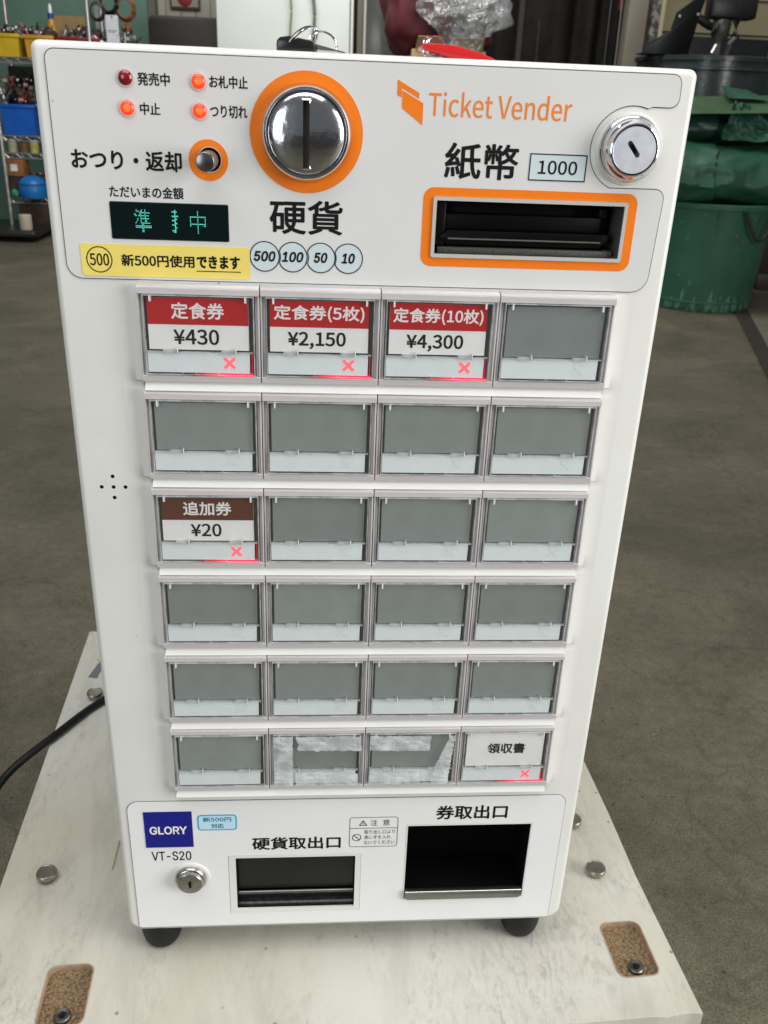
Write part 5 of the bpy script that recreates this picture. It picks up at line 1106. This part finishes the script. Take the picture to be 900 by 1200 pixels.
def flap(P, m, label, thick=0.006, nu=40, nv=24, seed=0, amp=0.03):
    """a bent sheet of tarp: bilinear patch with creases and its own thickness"""
    P = [Vector(p) for p in P]; mb = MB(); 
    for side in (0, 1):
        for i in range(nu+1):
            for j in range(nv+1):
                u, v = i/nu, j/nv; p = P[0]*(1-u)*(1-v) + P[1]*u*(1-v) + P[2]*u*v + P[3]*(1-u)*v
                q = Vector((u*3, v*2.2, seed)); p = p + Vector((0, -amp*(1-2*abs(noise.noise(q))) - amp*0.5*abs(noise.noise(q*2.7)) + side*thick, amp*0.5*noise.noise(q+Vector((5, 5, 5)))))
                mb.v.append(p)
    o_ = (nu+1)*(nv+1)
    for i in range(nu):
        for j in range(nv):
            a = i*(nv+1)+j; mb.f += [(a, a+nv+1, a+nv+2, a+1), (o_+a, o_+a+1, o_+a+nv+2, o_+a+nv+1)]
    for j in range(nv): mb.f += [(j, j+1, o_+j+1, o_+j), (nu*(nv+1)+j, o_+nu*(nv+1)+j, o_+nu*(nv+1)+j+1, nu*(nv+1)+j+1)]
    for i in range(nu):
        a = i*(nv+1); mb.f += [(a, o_+a, o_+a+nv+1, a+nv+1), (a+nv, a+2*nv+1, o_+a+2*nv+1, o_+a+nv)]
    return tag(mb.obj('tarp', m, None), label, 'tarp', 'green tarps piled on the tub')
tarp_roll(1.9, 3.0, 4.98, 1.00, 0.20, 0.115, mat('shadowed_green_tarp', (0.012, 0.05, 0.032), 0.4, vary=0.3, vscale=6), 11, 'crushed dark green tarp between the thick roll and the flat folded one', fold=0.05)  # darker copy of the tarp green, shade between the layers put into the colour
flap([(2.27, 4.68, 0.925), (2.62, 4.66, 0.925), (2.44, 4.74, 1.09), (2.33, 4.74, 1.125)], tarpm, 'pointed green tarp flap folded over the thick roll', seed=3, amp=0.045)
flap([(2.58, 4.70, 0.93), (2.85, 4.70, 0.93), (2.80, 4.72, 1.12), (2.60, 4.72, 1.11)], tarpo, 'olive green tarp flap right of the pointed flap', seed=6, amp=0.02)
flap([(2.06, 4.66, 1.045), (2.74, 4.62, 1.075), (2.76, 4.90, 1.165), (2.10, 4.95, 1.135)], tarpo, 'flat folded olive tarp edge lying on top of the pile', seed=8, thick=0.022, amp=0.008)
flap([(2.33, 4.80, 1.135), (2.56, 4.78, 1.13), (2.50, 4.95, 1.18), (2.34, 4.95, 1.20)], tarpm, 'turned up green tarp corner on top of the pile', seed=12, thick=0.01, amp=0.012)

def bin_mat():
    m = bpy.data.materials.new('scuffed_green_plastic'); m.use_nodes = True; N = m.node_tree.nodes; L = m.node_tree.links; b = N['Principled BSDF']
    tc = N.new('ShaderNodeTexCoord'); co = tc.outputs['Object']
    mp = N.new('ShaderNodeMapping'); mp.inputs['Scale'].default_value = (40, 40, 9); L.new(co, mp.inputs[0])
    n = N.new('ShaderNodeTexNoise'); n.inputs['Scale'].default_value = 1.0; n.inputs['Detail'].default_value = 4; L.new(mp.outputs[0], n.inputs[0])
    sx = N.new('ShaderNodeSeparateXYZ'); L.new(co, sx.inputs[0])
    mr = N.new('ShaderNodeMapRange'); mr.inputs[1].default_value = -0.26; mr.inputs[2].default_value = -0.08; mr.inputs[3].default_value = 0.50; mr.inputs[4].default_value = 0.75; L.new(sx.outputs[2], mr.inputs[0])
    gt = N.new('ShaderNodeMath'); gt.operation = 'GREATER_THAN'; L.new(n.outputs['Fac'], gt.inputs[0]); L.new(mr.outputs[0], gt.inputs[1])
    v = N.new('ShaderNodeTexVoronoi'); v.inputs['Scale'].default_value = 22; L.new(co, v.inputs['Vector'])
    lt = N.new('ShaderNodeMath'); lt.operation = 'LESS_THAN'; lt.inputs[1].default_value = 0.13; L.new(v.outputs['Distance'], lt.inputs[0])
    ng = N.new('ShaderNodeTexNoise'); ng.inputs['Scale'].default_value = 4; L.new(co, ng.inputs[0])
    g2 = N.new('ShaderNodeMath'); g2.operation = 'GREATER_THAN'; g2.inputs[1].default_value = 0.5; L.new(ng.outputs['Fac'], g2.inputs[0])
    ml = N.new('ShaderNodeMath'); ml.operation = 'MULTIPLY'; L.new(lt.outputs[0], ml.inputs[0]); L.new(g2.outputs[0], ml.inputs[1])
    mx = N.new('ShaderNodeMath'); mx.operation = 'MAXIMUM'; L.new(gt.outputs[0], mx.inputs[0]); L.new(ml.outputs[0], mx.inputs[1])
    m5 = N.new('ShaderNodeMath'); m5.operation = 'MULTIPLY'; m5.inputs[1].default_value = 0.55; L.new(mx.outputs[0], m5.inputs[0])
    n2 = N.new('ShaderNodeTexNoise'); n2.inputs['Scale'].default_value = 3; n2.inputs['Detail'].default_value = 5; L.new(co, n2.inputs[0])
    r = N.new('ShaderNodeValToRGB'); r.color_ramp.elements[0].color = (0.022, 0.090, 0.062, 1); r.color_ramp.elements[1].color = (0.040, 0.145, 0.098, 1); r.color_ramp.elements[0].position = 0.3; r.color_ramp.elements[1].position = 0.7
    L.new(n2.outputs['Fac'], r.inputs[0])
    c = N.new('ShaderNodeMix'); c.data_type = 'RGBA'; L.new(m5.outputs[0], c.inputs[0]); L.new(r.outputs[0], c.inputs[6]); c.inputs[7].default_value = (0.17, 0.30, 0.20, 1)
    L.new(c.outputs[2], b.inputs['Base Color']); b.inputs['Roughness'].default_value = 0.4
    return m
gm_ = bin_mat()
gbn = thing('green_tub', 'scuffed round green plastic tub on the floor under the rolled tarps', 'tub', (2.37, 4.87, 0))
pail(0.315, 0.365, 0.60, (2.37, 4.87, 0.0)).obj('tub_body', gm_, gbn)
MB().lathe([(0.3175, 0.0), (0.3255, 0.004), (0.3255, 0.012), (0.3185, 0.016)], (2.37, 4.87, 0.050), 'z', 64, cap=False).obj('base_rib', gm_, gbn)
for a in (-104, -62, -20):
    ca, sa = math.cos(R(a)), math.sin(R(a)); p = Vector((2.37+0.353*ca, 4.87+0.353*sa, 0.44)); q = Vector((2.37+0.369*ca, 4.87+0.369*sa, 0.57))
    MB().tube([p, q], 0.006, 6).obj('side_rib', gm_, gbn)
P = []
for i in range(19):
    t = i/18; a = -84 + 32*t; rr = 0.392 + 0.018*math.sin(math.pi*t); P.append((2.37 + rr*math.cos(R(a)), 4.87 + rr*math.sin(R(a)), 0.575 - 0.155*math.sin(math.pi*t)))
MB().tube(P, 0.011, 8).obj('handle', mat('dark_handle', (0.018, 0.028, 0.022), 0.5), gbn)
tag(MB().box(2.95, 3.7, 5.3, 5.9, 0.12, 0.75).box(2.98, 3.66, 5.34, 5.8, 0.0, 0.1195).obj('dark_crate', dkb, bevel=0.006), 'dark brown crate in the shadow behind the green tub', 'crate')
